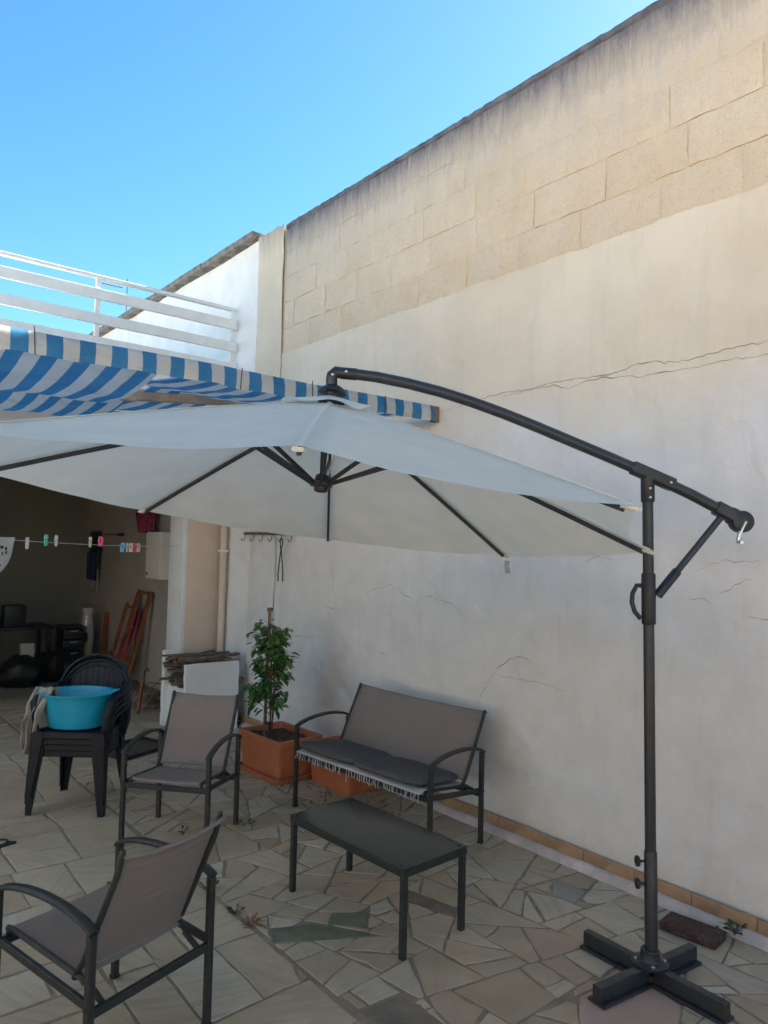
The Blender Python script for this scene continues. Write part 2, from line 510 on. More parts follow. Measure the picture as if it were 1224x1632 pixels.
def copy_tree(o, parent=None):
    c = o.copy()
    COL.objects.link(c)
    c.parent = parent
    for ch in list(o.children):
        copy_tree(ch, c)
    return c

def nz(p, s, o=0.0):
    return noise.noise(Vector((p[0] * s + o, p[1] * s - o * 1.7, p[2] * s + o * 0.6)))

def arc(p0, p1, h, n, up_=(0, 0, 1), power=1.0):
    p0, p1, up_ = Vector(p0), Vector(p1), Vector(up_)
    return [p0.lerp(p1, i / n) + up_ * (h * (4 * (i / n) * (1 - i / n)) ** power) for i in range(n + 1)]

# ================================================================== SETTING
# ------------------------------------------------------------------ ground and paving
gm = MB()
S = 400.0
gm._add([(-S, -S, -0.006), (S, -S, -0.006), (S, S, -0.006), (-S, S, -0.006)], [(0, 1, 2, 3)])
ground = tag(gm.build('ground', 'mortar', smooth=0), kind='structure')

def poly_area(p):
    return 0.5 * sum(p[i][0] * p[(i + 1) % len(p)][1] - p[(i + 1) % len(p)][0] * p[i][1] for i in range(len(p)))

def centroid(p):
    a = poly_area(p)
    if abs(a) < 1e-9:
        return p[0]
    x = y = 0.0
    for i in range(len(p)):
        q, r = p[i], p[(i + 1) % len(p)]
        k = q[0] * r[1] - r[0] * q[1]
        x += (q[0] + r[0]) * k
        y += (q[1] + r[1]) * k
    return (x / (6 * a), y / (6 * a))

def clip(p, nx, ny, d):
    """keep the side nx*x+ny*y <= d"""
    out = []
    for i in range(len(p)):
        a, b = p[i], p[(i + 1) % len(p)]
        da, db = nx * a[0] + ny * a[1] - d, nx * b[0] + ny * b[1] - d
        if da <= 0: out.append(a)
        if (da < 0 < db) or (db < 0 < da):
            t = da / (da - db)
            out.append((a[0] + (b[0] - a[0]) * t, a[1] + (b[1] - a[1]) * t))
    return out

def inset(p, g):
    q = list(p)
    for i in range(len(p)):
        a, b = p[i], p[(i + 1) % len(p)]
        dx, dy = b[0] - a[0], b[1] - a[1]
        l = sqrt(dx * dx + dy * dy)
        if l < 1e-6: continue
        nx, ny = dy / l, -dx / l
        gg = g * rnd.uniform(0.55, 1.5)
        q = clip(q, nx, ny, nx * a[0] + ny * a[1] - gg)
        if len(q) < 3: return []
    return q

def subtract(p, s):
    """pieces of p outside the convex polygon s"""
    out, rest = [], p
    for i in range(len(s)):
        a, b = s[i], s[(i + 1) % len(s)]
        dx, dy = b[0] - a[0], b[1] - a[1]
        nx, ny = dy, -dx
        d = nx * a[0] + ny * a[1]
        o = clip(rest, -nx, -ny, -d)
        if len(o) >= 3 and abs(poly_area(o)) > 0.0015: out.append(o)
        rest = clip(rest, nx, ny, d)
        if len(rest) < 3: break
    return out, (rest if len(rest) >= 3 else [])

def shatter(p, target, crazy):
    a = abs(poly_area(p))
    lim = target * exp(rnd.gauss(0, 0.55))
    if a < lim or a < 0.006: return [p]
    c = centroid(p)
    sxx = sum((q[0] - c[0]) ** 2 for q in p)
    syy = sum((q[1] - c[1]) ** 2 for q in p)
    sxy = sum((q[0] - c[0]) * (q[1] - c[1]) for q in p)
    th = 0.5 * atan2(2 * sxy, sxx - syy)
    ext = [(q[0] - c[0]) * cos(th) + (q[1] - c[1]) * sin(th) for q in p]
    L_ = max(ext) - min(ext)
    if crazy:
        ang = th + rnd.gauss(0, 0.27)
    else:
        ang = (0 if abs(cos(th)) > 0.7 else pi / 2)
        if rnd.random() < 0.12: ang += pi / 2
        ang += rnd.gauss(0, 0.045)
        if a < 0.25 and rnd.random() < 0.16: ang += rnd.uniform(-0.6, 0.6)
    o = rnd.uniform(-0.2, 0.2) * L_
    nx, ny = cos(ang), sin(ang)
    d = nx * c[0] + ny * c[1] + o
    A, B = clip(p, nx, ny, d), clip(p, -nx, -ny, -d)
    r = []
    for q in (A, B):
        if len(q) >= 3 and abs(poly_area(q)) > 0.0012: r += shatter(q, target, crazy)
    return r

specials = [
    ('stone_green', [(1.91, 3.124), (1.852, 3.013), (2.309, 2.755), (2.118, 3.04)]),
    ('stone_green', [(2.165, 2.995), (2.285, 2.850), (2.395, 2.968), (2.255, 3.075)]),
    ('stone_dark', [(2.706, 3.052), (2.621, 2.940), (2.705, 2.691), (2.788, 2.733)]),
    ('stone_dark', [(1.872, 2.380), (1.872, 2.060), (2.085, 2.075), (2.085, 2.362)]),
    ('stone_pink', [(2.50, 1.78), (2.60, 1.60), (2.78, 1.53), (2.95, 1.60), (2.98, 1.74), (2.86, 1.87), (2.66, 1.90)]),
    ('stone_grey', [(3.303, 2.532), (3.311, 2.396), (3.486, 2.442), (3.457, 2.650)]),
]
def rect(x0, y0, x1, y1): return [(x0, y0), (x1, y0), (x1, y1), (x0, y1)]
polys = shatter(rect(1.858, -0.6, 3.665, 6.9), 0.050, True)
polys += shatter(rect(-1.2, -0.6, 1.842, 9.2), 0.19, False)
polys += shatter(rect(1.858, 6.9, 3.40, 9.2), 0.09, False)
# corners broken off and refilled with small pieces
p2 = []
for p in polys:
    if abs(poly_area(p)) > 0.03 and len(p) >= 4 and rnd.random() < 0.24:
        i = rnd.randrange(len(p))
        a, b, c = p[i - 1], p[i], p[(i + 1) % len(p)]
        t, u_ = rnd.uniform(0.2, 0.42), rnd.uniform(0.2, 0.42)
        m1 = (b[0] + (a[0] - b[0]) * t, b[1] + (a[1] - b[1]) * t)
        m2 = (b[0] + (c[0] - b[0]) * u_, b[1] + (c[1] - b[1]) * u_)
        p2.append([m1, b, m2])
        p2.append([q for k, q in enumerate(p) if k < i] + [m1, m2] + [q for k, q in enumerate(p) if k > i])
    else:
        p2.append(p)
polys = p2
for mat_, s in specials:
    if poly_area(s) < 0: s.reverse()
    nxt = []
    for p in polys:
        if poly_area(p) < 0: p = p[::-1]
        out, inner = subtract(p, s)
        if inner: nxt += out
        else: nxt.append(p)
    polys = nxt

def stone_geometry(p, tone, gap):
    if poly_area(p) < 0: p = p[::-1]
    q = inset(p, gap)
    if len(q) < 3 or abs(poly_area(q)) < 0.0008: return None
    # rough hand-cut edge
    e = []
    for i in range(len(q)):
        a, b = q[i], q[(i + 1) % len(q)]
        l = sqrt((b[0] - a[0]) ** 2 + (b[1] - a[1]) ** 2)
        e.append((a[0] + rnd.gauss(0, 0.003), a[1] + rnd.gauss(0, 0.003)))
        k = 0 if l < 0.06 else (1 if l < 0.2 else 2)
        for j in range(k):
            t = (j + 1) / (k + 1) + rnd.uniform(-0.1, 0.1)
            n_ = rnd.gauss(0, 0.004)
            e.append((a[0] + (b[0] - a[0]) * t + (b[1] - a[1]) / l * n_, a[1] + (b[1] - a[1]) * t - (b[0] - a[0]) / l * n_))
    c = centroid(e)
    z = rnd.uniform(-0.002, 0.0)
    tx, ty = rnd.gauss(0, 0.004), rnd.gauss(0, 0.004)
    def Z(x, y): return z + tx * (x - c[0]) + ty * (y - c[1])
    r0_, r1_, r2_ = [], [], []
    for x, y in e:
        dx, dy = c[0] - x, c[1] - y
        l = max(0.02, sqrt(dx * dx + dy * dy))
        r0_.append((x - c[0], y - c[1], -0.011))
        r1_.append((x - c[0], y - c[1], Z(x, y) - 0.003))
        r2_.append((x + dx / l * 0.005 - c[0], y + dy / l * 0.005 - c[1], Z(x, y)))
    mb = MB()
    mb.tone = tone
    mb.loft([r0_, r1_, r2_], (False, True))
    return mb, c

stones = []
for p in polys:
    g = stone_geometry(p, rnd.random(), 0.0065)
    if g:
        c = g[1]
        d = Vector((c[0], c[1], -1.85))
        dep = d.dot(fw)
        vis = dep > 0.5 and abs(d.dot(rt) / dep) < 0.56 and abs(d.dot(up) / dep) < 0.74
        stones.append((abs(poly_area(p)) / dep ** 3 if vis else 0.0, g, 'stone'))
for mat_, s in specials:
    g = stone_geometry(s, rnd.random(), 0.004)
    stones.append((99.0, g, mat_))
stones.sort(key=lambda t: -t[0])
rest = MB()
for i, (w_, (mb, c), mat_) in enumerate(stones):
    if i < 300:
        mb.build('paving_stone', mat_, ground, smooth=0, loc=(c[0], c[1], 0))
    else:
        rest.tone = mb.tone
        rest._add([(v[0] + c[0], v[1] + c[1], v[2]) for v in mb.v], mb.f)
tag(rest.build('small_paving_stones', 'stone', ground, smooth=0), kind='stuff')

# ------------------------------------------------------------------ high boundary wall
WX = 3.75
bw = thing('boundary_wall', 'tall weathered boundary wall, stone blocks above, cracked whitewashed render below', 'wall', (WX, 0, 0))
YB = 6.24
def relief(y, z):
    p = (y, z, 0.0)
    h = 0.012 * nz(p, 0.9) + 0.007 * nz(p, 2.6, 3.1) + 0.0035 * nz((y, z * 1.6, 0), 7, 5.2)
    r = nz(p, 4.1, 9.4)
    if r > 0.26: h -= min(0.006, (r - 0.26) * 0.10)       # flaked patches
    return h
mb = MB()
def face(u, v):
    y, z = -3.0 + u * (YB + 3.0), v * (3.715 + 0.014 * nz((u * 30, 0, 0), 1.0) + 0.014 * nz((u * 170, 3, 0), 1.0))
    return (-relief(y, z), y, z)
mb.grid(face, 420, 150)
n0 = len(mb.v)
mb.build('rendered_face', 'wall', bw, smooth=60)
mb = MB()
mb.box((0.155, (YB - 3) / 2, 1.84), (0.29, YB + 3.0, 3.68))
mb.build('wall_core', 'wall', bw, smooth=0)
mb = MB()
mb.box((0.184, (YB - 3) / 2, 4.34), (0.32, YB + 3.0, 1.30))
mb.build('joint_mortar', 'block', bw, smooth=0)
# each stone block
zs = [3.70, 3.965, 4.225, 4.48, 4.735, 4.985]
for r in range(5):
    y = -3.0 + (0.13, 0.38, 0.0, 0.3, 0.18)[r]
    while y < YB - 0.02:
        l = rnd.uniform(0.46, 0.56)
        y1 = min(y + l, YB - 0.004)
        if YB - y1 < 0.15: y1 = YB - 0.004
        g = (0.0045, 0.0045, 0.004, 0.0025, 0.0012)[r]
        out = rnd.uniform(-0.008, -0.001) if r < 3 else rnd.uniform(-0.004, 0.003)
        mb = MB()
        hx, hy, hz = 0.16, (y1 - y) / 2 - g, (zs[r + 1] - zs[r]) / 2 - g
        nu, nv = 10, 5
        off = rnd.uniform(0, 50)
        def blk(u, v):
            yy, zz = (u - 0.5) * 2 * hy, (v - 0.5) * 2 * hz
            e = min(u, 1 - u, v, 1 - v)
            ch = max(0.0, nz((yy * 9 + off, zz * 9, 2), 1.0)) * (0.014, 0.014, 0.012, 0.004, 0.002)[r] if e == 0 else 0.0     # chipped arrises
            yy -= ch * (1 if u == 1 else -1 if u == 0 else 0)
            zz -= ch * (1 if v == 1 else -1 if v == 0 else 0)
            return (-(0.004 if e > 0 else -0.003) - 0.009 * nz((yy * 7 + off, zz * 7, 0), 1.0) - 0.004 * nz((yy * 25 + off, zz * 25, 0), 1.0), yy, zz)
        mb.grid(blk, nu, nv)
        # sides back into the wall
        ring = [(i, 0) for i in range(nu)] + [(nu, j) for j in range(nv)] + [(nu - i, nv) for i in range(nu)] + [(0, nv - j) for j in range(nv)]
        base = len(mb.v)
        for (i, j) in ring:
            q = mb.v[i * (nv + 1) + j]
            mb.v.append((0.10, q[1], q[2])); mb.a.append(0.5)
        for k in range(len(ring)):
            i0, i1 = ring[k], ring[(k + 1) % len(ring)]
            mb.f.append((i0[0] * (nv + 1) + i0[1], base + k, base + (k + 1) % len(ring), i1[0] * (nv + 1) + i1[1]))
        mb.build('stone_block', 'block', bw, smooth=25, loc=(0.022 + out, (y + y1) / 2, (zs[r] + zs[r + 1]) / 2))
        y = y1 + 0.002
# rough dark capping along the top
mb = MB()
def cap(u, v):
    y = -3.0 + u * (YB + 3.0)
    k = [(0.03, 4.97), (0.012, 4.983), (0.010, 5.012), (0.024, 5.03), (0.34, 5.04), (0.36, 4.97)][round(v * 5)]
    return (k[0] + 0.006 * nz((y, k[1], 0), 6), y, k[1] + 0.007 * nz((y, 0, 2), 5) + 0.010 * nz((y, 3, 2), 17))
mb.grid(cap, 260, 5)
mb.build('capping', 'capping', bw, smooth=50)
# full-height rendered end strip, left of the blocks
mb = MB()
def strip(u, v):
    y, z = YB + 0.006 + u * 0.50, v * (5.03 + 0.02 * nz((u * 5, 0, 4), 1))
    return (-relief(y, z) - 0.004, y, z)
mb.grid(strip, 24, 200)
mb.build('rendered_end_strip', 'wall', bw, smooth=60)
mb = MB(); mb.box((0.17, YB + 0.260, 2.505), (0.30, 0.5196, 5.01)); mb.build('end_core', 'wall', bw, smooth=0)

cracks = {
 'main1': [(3.928,2.854),(3.580,2.877),(3.347,2.905),(3.130,2.890),(2.951,2.904),(2.806,2.909),(2.623,2.895),(2.451,2.893),(2.348,2.919),(2.211,2.916),(2.080,2.886),(1.939,2.894),(1.805,2.909),(1.5,2.911)],
 'main2': [(3.347,2.879),(3.225,2.879),(3.078,2.890),(2.902,2.888),(2.805,2.849),(2.690,2.875),(2.557,2.880),(2.388,2.860),(2.328,2.843),(2.230,2.845),(2.098,2.840),(1.991,2.849),(1.871,2.848),(1.756,2.854),(1.724,2.838),(1.5,2.851)],
 'arc': [(3.527,0.768),(3.483,0.860),(3.428,0.954),(3.351,1.049),(3.227,1.128),(3.132,1.156),(3.045,1.128)],
 'hline': [(3.350,1.003),(3.198,1.006),(3.043,1.006),(2.895,1.006),(2.777,0.987)],
 'wav': [(4.859,1.427),(4.654,1.501),(4.459,1.543),(4.343,1.486),(4.181,1.440),(4.022,1.484),(3.888,1.456),(3.777,1.447),(3.631,1.335)],
 'r1': [(2.666,1.771),(2.609,1.803),(2.544,1.812),(2.468,1.796)],
 'r2': [(1.985,1.748),(1.900,1.790),(1.802,1.813),(1.707,1.813),(1.631,1.809)],
 'r3': [(1.850,1.631),(1.785,1.674),(1.722,1.718),(1.676,1.730)],
 'r4': [(2.019,1.603),(1.933,1.609),(1.866,1.591)],
 'r5': [(1.706,1.532),(1.55,1.535)],
 'l1': [(5.429,1.305),(5.256,1.291),(5.117,1.292)],
 'l2': [(5.988,0.996),(5.739,0.994),(5.485,1.022)],
 'l3': [(4.595,0.996),(4.477,0.986)],
 'l4': [(5.179,0.628),(5.003,0.735)],
 'jag': [(3.351,3.843),(3.367,3.795),(3.343,3.744),(3.359,3.714)],
}
for k, pts in cracks.items():
    fine = []
    for i in range(len(pts) - 1):
        a, b = pts[i], pts[i + 1]
        l = sqrt((a[0] - b[0]) ** 2 + (a[1] - b[1]) ** 2)
        m_ = max(2, int(l / 0.025))
        for j in range(m_):
            t = j / m_
            fine.append((a[0] + (b[0] - a[0]) * t + rnd.gauss(0, 0.003), a[1] + (b[1] - a[1]) * t + rnd.gauss(0, 0.004)))
    fine.append(pts[-1])
    mb = MB()
    big_ = k in ('main1', 'main2', 'arc')
    wid = 0.0030 if big_ else 0.0018
    vs_, n = [], len(fine)
    for i, (y, z) in enumerate(fine):
        w_ = wid * (0.25 + 0.75 * abs(nz((y, z, 0), 9, 2.0)) * 2) * (0.25 + 0.75 * min(1, 8 * min(i, n - 1 - i) / n))
        x = -relief(y, z) - 0.0015 if k != 'jag' else -0.012
        vs_ += [(x, y, z + w_), (x - 0.0005, y, z - w_)]
    mb._add(vs_, [(2 * i, 2 * i + 1, 2 * i + 3, 2 * i + 2) for i in range(n - 1)])
    mb.build('crack', 'crack', bw, smooth=0)
# skirting tiles and the painted concrete kerb at the wall's foot
y = -1.0
while y < 6.6:
    l = 0.33
    mb = MB()
    mb.box((0, 0, 0), (0.020, l - 0.003, 0.066 + rnd.uniform(-0.002, 0.002)))
    mb.build('skirting_tile', 'tile', bw, smooth=30, bevel=0.003, loc=(-0.022 + rnd.uniform(-0.002, 0.002), y + l / 2, 0.066))
    y += l
mb = MB()
def kerbf(u, v):
    y = -1.2 + u * 7.9
    pr = [(-0.012, 0.036), (-0.034, 0.036), (-0.050, 0.032), (-0.078, 0.016), (-0.090, -0.006)][round(v * 4)]
    return (pr[0] + 0.006 * nz((y, v, 1), 5), y, pr[1] + 0.004 * nz((y, v * 3, 0), 7))
mb.grid(kerbf, 200, 4)
mb.build('kerb', 'kerb', bw, smooth=60)

# white party wall with weathered coping, beyond
pw = thing('party_wall', 'bright white wall with dark weathered coping behind the terrace railing', 'wall', (WX, 6.75, 0))
mb = MB()
mb.grid(lambda u, v: (-relief(6.75 + u * 5.6, v * 5.0) + 0.012, u * 5.6, v * 5.02), 60, 50)
mb.build('white_face', 'white_paint', pw, smooth=60)
mb = MB(); mb.box((0.18, 2.80, 2.50), (0.30, 5.58, 5.0)); mb.build('wall_core', 'white_paint', pw, smooth=0)
for i in range(14):
    mb = MB()
    mb.box((0.14, 0, 0), (0.46, 0.396, 0.07))
    mb.build('coping_stone', 'coping', pw, smooth=30, bevel=0.008, loc=(rnd.uniform(-0.01, 0.01), 0.0 + 0.2 + 0.4 * i, 5.06 + rnd.uniform(-0.004, 0.004)))

# added unseen porch behind the photographer: warm bounce above, shade on the lower wall
of = thing('added_light_porch', 'added unseen porch with flat roof terrace, shaping light from behind the photographer', 'house', (-3.6, 0.0, 0))
MB().box((-0.65, -1.8, 2.86), (5.9, 11.0, 0.22)).build('added_roof_slab', 'cream_paint', of, bevel=0.01)
MB().box((-1.0, -1.8, 1.37), (0.3, 11.0, 2.74)).build('back_wall', 'cream_paint', of, bevel=0.01)
MB().box((-3.3, -1.8, 4.2), (0.3, 11.0, 2.46)).build('added_terrace_wall', 'cream_paint', of, bevel=0.01)
mb = MB(); mb.grid(lambda u, v: (-0.85 + 3.2 * u, -7.3 + 11.0 * v, 0.0), 4, 8); mb.build('added_porch_floor', 'bounce_tile', of, smooth=0)
for yy in (-6.8, -3.4):
    MB().box((2.05, yy, 1.375), (0.3, 0.3, 2.75)).build('pillar', 'cream_paint', of, bevel=0.01)
for yy in (-5.5, 1.6):
    wd_ = MB().box((-0.83, yy, 1.5), (0.06, 1.1, 1.4)).build('window', 'rail', of, bevel=0.004)
    MB().box((-0.796, yy, 1.5), (0.012, 0.95, 1.25)).build('pane', 'glass_top', wd_)
MB().box((-0.83, -2.0, 1.1), (0.06, 1.0, 2.2)).build('door', 'wood', of, bevel=0.006)

# ------------------------------------------------------------------ house with open veranda
hs = thing('house', 'single-storey white house end with dark open veranda under a roof terrace', 'house', (0, 7.3, 0))
def part(name, mat, parent, c, s, bevel=0.0, rz=0.0):
    return MB().box(c, s, rz).build(name, mat, parent, smooth=30, bevel=bevel)
part('cream_pier', 'cream_paint', hs, (3.53, 0.175, 1.4), (0.43, 0.33, 2.8), 0.006)
part('pier_edge', 'white_plaster', hs, (3.30, 0.182, 1.4), (0.05, 0.345, 2.8), 0.006)
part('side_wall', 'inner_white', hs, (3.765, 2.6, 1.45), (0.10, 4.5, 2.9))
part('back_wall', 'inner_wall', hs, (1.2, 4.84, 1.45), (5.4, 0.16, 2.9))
part('left_wall', 'inner_wall', hs, (-0.6, 2.5, 1.45), (0.2, 4.8, 2.9))  # out of view, closes the veranda so the inside stays dark
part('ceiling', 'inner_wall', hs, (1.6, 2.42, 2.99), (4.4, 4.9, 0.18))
part('lintel_beam', 'white_plaster', hs, (1.6, 0.05, 2.84), (4.3, 0.26, 0.40), 0.01)  # hidden behind the parasol, set low to keep sky light out
part('terrace_slab', 'white_plaster', hs, (1.2, 2.45, 3.40), (5.08, 5.0, 0.62), 0.01)
part('facade_wall', 'white_plaster', hs, (-3.8, 0.2, 1.85), (6.2, 0.3, 3.7))
mb = MB(); mb.grid(lambda u, v: (-0.5 + u * 4.26, 1.9 + v * 2.9, -0.003), 2, 2); mb.build('screed_floor', 'concrete', hs, smooth=0)
mb = MB(); mb.tube([(3.70, -0.07, 0.0), (3.70, -0.07, 3.2)], 0.036, 14)
dp = mb.build('drain_pipe', 'cream_paint', hs)
for z in (0.6, 1.75, 2.7):
    MB().box((3.70, -0.07, z), (0.09, 0.088, 0.03)).build('pipe_clip', 'white_plaster', hs, bevel=0.004)

rl = thing('terrace_railing', 'white metal railing with two broad rails on the roof terrace', 'railing', (0, 7.2, 3.71))
for x in (-3.0, -0.6, 0.83, 2.265, 3.70):
    MB().box((x, 0, 0.32), (0.045, 0.035, 0.65)).build('post', 'rail', rl, bevel=0.004)
MB().bar([(-3.1, -0.002, 0.660), (3.73, -0.002, 0.660)], 0.05, 0.035).build('top_rail', 'rail', rl)
for z, h in ((0.485, 0.105), (0.245, 0.10)):
    MB().bar([(-3.1, -0.034, z), (3.735, -0.034, z)], 0.03, h, 0.12).build('broad_rail', 'rail', rl)
MB().bar([(-3.1, -0.034, 0.035), (3.735, -0.034, 0.035)], 0.03, 0.07, 0.12).build('bottom_rail', 'rail', rl)

an = thing('roof_antenna', 'thin television antenna rising behind the terrace railing', 'antenna', (4.95, 14.0, 0))
MB().tube([(0, 0, 0), (0, 0, 6.85)], 0.011, 8).build('mast', 'iron', an)
MB().tube([(-0.62, -0.1, 6.62), (-0.1, 0.0, 6.66)], 0.012, 6).build('boom', 'iron', an)

# ================================================================== AWNING
aw = thing('striped_awning', 'sagging blue and white striped awning slung before the terrace', 'awning', (0, 3.98, 0))
mb = MB()
mb.bar([(-1.6, 0.02, 2.845), (3.70, 0.02, 2.845)], 0.05, 0.06)
mb.build('front_beam', 'grey_metal', aw)
mb = MB()
def val(u, v):
    x = -1.6 + u * 5.30
    prof = [(0.055, 2.862), (0.03, 2.888), (-0.006, 2.889), (-0.014, 2.86), (-0.018, 2.83), (-0.016, 2.80), (-0.012, 2.772 )]
    k = prof[round(v * 6)]
    w_ = v * v
    return (x, k[0] - 0.016 * w_ * nz((x, 0, 0), 4) - 0.012 * w_ * sin(x * 14 + 2 * nz((x, 1, 0), 2)),
            k[1] + 0.010 * nz((x, 0, 5), 1.3) + (0.012 * nz((x, 2, 0), 5) if v > 0.9 else 0.0))
mb.grid(val, 240, 6)
mb.build('valance', 'stripe', aw, smooth=80)
def sheet(name, x0, x1, ya, za, yb, zb, sag, droop=0.0, seed=0):
    mb = MB()
    def fn(u, v):
        x = x0 + (x1 - x0) * u
        y = ya + (yb - ya) * v
        s = 4 * v * (1 - v)
        z = za + (zb - za) * v - sag * s * (0.85 + 0.15 * sin(pi * u)) - droop * s * sin(pi * u)
        z += 0.012 * nz((x * 1.5, y * 2 + seed, 0), 2.0) * s + 0.008 * sin(x * 16 + seed) * s * (0.5 + nz((x, seed, 0), 1.0))
        return (x, y, z)
    mb.grid(fn, 90, 30)
    return mb.build(name, 'stripe', aw, smooth=80)
sheet('awning_sheet', -1.6, 1.62, 0.03, 2.80, 1.55, 2.93, 0.155, 0.0, 1)
sheet('awning_sheet', -1.6, 2.02, 1.58, 2.93, 3.12, 3.02, 0.13, 0.0, 2)
sheet('awning_sheet', 1.80, 3.60, 0.03, 2.83, 1.5, 3.04, 0.045, 0.03, 3)
sheet('awning_sheet', 2.15, 3.60, 1.53, 3.03, 3.12, 3.10, 0.07, 0.0, 4)
for (a, b) in (((-1.6, 1.565, 2.93), (2.05, 1.565, 2.945)), ((2.06, 1.78, 2.99), (3.62, 1.10, 3.03)), ((-1.6, 3.13, 2.99), (3.62, 3.13, 3.05))):
    MB().bar([a, b], 0.05, 0.09, 0.12).build('cross_bar', 'pale_wood', aw)
for x in (-0.9, 1.70, 3.66):
    MB().tube([(x, 0.0, 2.86), (x, 3.2, 3.11)], 0.006, 6).build('guide_wire', 'chrome', aw)
for x in (0.95, 2.10, 2.62, 3.22):
    MB().bar([(x, -0.026, 2.765), (x + rnd.uniform(-.01, .01), -0.026, 2.905 + rnd.uniform(-0.015, 0.01))], 0.006, 0.005).build('tie_cord', 'iron', aw)
MB().box((3.715, -0.005, 2.83), (0.05, 0.05, 0.115)).build('end_bracket', 'wood', aw, bevel=0.005)

# ================================================================== PARASOL
ps = thing('cantilever_parasol', 'large ecru cantilever parasol on a charcoal arched arm and cross base', 'parasol', (3.0, 1.775, 0))
O = Vector((3.0, 1.775, 0))
def W(*p): return Vector(p) - O
# cross base
for k, (dx, dy, l) in enumerate(((0.04, 1, .335), (-0.04, -1, .345), (-1, .12, .335), (1, -.12, .30))):
    d = Vector((dx, dy, 0)).normalized()
    mb = MB()
    s_ = d.cross(Vector((0, 0, 1)))
    # folded channel: upright web with a foot flange
    mb.bar([d * 0.03 + Vector((0, 0, .043)), d * l + Vector((0, 0, .043))], 0.042, 0.062, 0.08)
    mb.bar([d * 0.03 + Vector((0, 0, .007)), d * (l + .004) + Vector((0, 0, .007))], 0.086, 0.012, 0.1)
    mb.build('foot_bar', 'steel', ps, smooth=25)
mb = MB()
mb.lathe([(0.075, 0.070), (0.078, 0.082), (0.046, 0.090), (0.040, 0.105), (0.040, 0.13), (0.036, 0.135)], 24)
mb.build('base_collar', 'steel', ps)
for k in range(4):
    a = k * pi / 2 + 0.75
    MB().lathe([(0.009, 0.082), (0.009, 0.091), (0.006, 0.094)], 8, (0.06 * cos(a), 0.06 * sin(a), 0)).build('bolt', 'chrome', ps)
top = W(2.979, 1.792, 2.20)
base = Vector((0.005, -0.004, 0.06))
def along(z): return base.lerp(top, (z - base.z) / (top.z - base.z))
MB().tube([along(0.06), along(2.19)], 0.0235, 20).build('pole', 'steel', ps)
MB().tube([along(0.10), along(0.545), along(0.55)], 0.0275, 20, scales=[1, 1, 0.9]).build('pole_sleeve', 'steel', ps)
AD = Vector((-0.772, 0.636, 0))                      # direction of the arm, pole to canopy
sd = Vector((-0.773, 0.634, 0))
for z in (0.41, 0.505):
    q = along(z)
    mb = MB()
    mb.tube([q + sd * 0.02, q + sd * 0.05], 0.006, 8)
    mb.lathe([(0.008, -0.004), (0.020, 0.0), (0.024, 0.006), (0.022, 0.014), (0.012, 0.018)], 14, q + sd * 0.05, axis=sd)
    mb.build('clamp_knob', 'plastic_blk', ps)
# arched arm
armw = [(1.940, 2.649, 2.618), (2.039, 2.567, 2.604), (2.148, 2.477, 2.578), (2.257, 2.387, 2.545), (2.366, 2.297, 2.503), (2.475, 2.207, 2.455), (2.584, 2.1175, 2.402), (2.693, 2.028, 2.346), (2.845, 1.903, 2.268), (2.979, 1.792, 2.196), (3.126, 1.671, 2.111), (3.262, 1.559, 2.022)]
arm = [W(*p) for p in armw]
MB().bar(arm, 0.046, 0.046, 0.3).build('arm', 'steel', ps, smooth=50)
tdir = (arm[9] - arm[8]).normalized()
mb = MB()
mb.bar([arm[9] - tdir * 0.075, arm[9] - tdir * 0.07, arm[9] + tdir * 0.12, arm[9] + tdir * 0.125], 0.058, 0.058, 0.2, scales=[.9, 1, 1, .9])
mb.tube([along(2.20), along(2.075), along(2.07)], 0.030, 18, scales=[1, 1, .9])
mb.build('pivot_bracket', 'plastic_blk', ps)
cd = Vector((0.633, 0.773, 0))
for q in (along(2.13), along(2.09), arm[9] + tdir * 0.10):
    MB().lathe([(0.006, 0.0), (0.006, 0.004), (0.003, 0.006)], 8, q - cd * 0.031, axis=-cd).build('bolt', 'chrome', ps)
# crank at the low end of the arm
e0 = arm[11]
t2 = (arm[11] - arm[10]).normalized()
mb = MB()
mb.bar([e0 - t2 * 0.07, e0 + t2 * 0.02], 0.06, 0.062, 0.2)
mb.bar([e0 + t2 * 0.0, e0 + t2 * 0.05], 0.05, 0.075, 0.3)
mb.build('arm_end_fitting', 'plastic_blk', ps)
cr = e0 + t2 * 0.055 + Vector((0, 0, -0.004))
mb = MB(); mb.lathe([(0.030, -0.036), (0.046, -0.030), (0.049, -0.02), (0.049, 0.02), (0.046, 0.030), (0.030, 0.036)], 28, cr, axis=cd)
drum = mb.build('crank_drum', 'plastic_blk', ps)
mb = MB(); mb.bar([cr - cd * 0.042 + Vector((0, 0, 0.0)) - AD * -0.0, cr - cd * 0.045 + AD * 0.03 + Vector((0, 0, -0.06)), cr - cd * 0.045 + AD * 0.035 + Vector((0, 0, -0.095))], 0.016, 0.01)
mb.tube([cr - cd * 0.045 + AD * 0.035 + Vector((0, 0, -0.09)), cr - cd * 0.085 + AD * 0.036 + Vector((0, 0, -0.093))], 0.008, 10)
mb.build('crank_handle', 'chrome', drum)
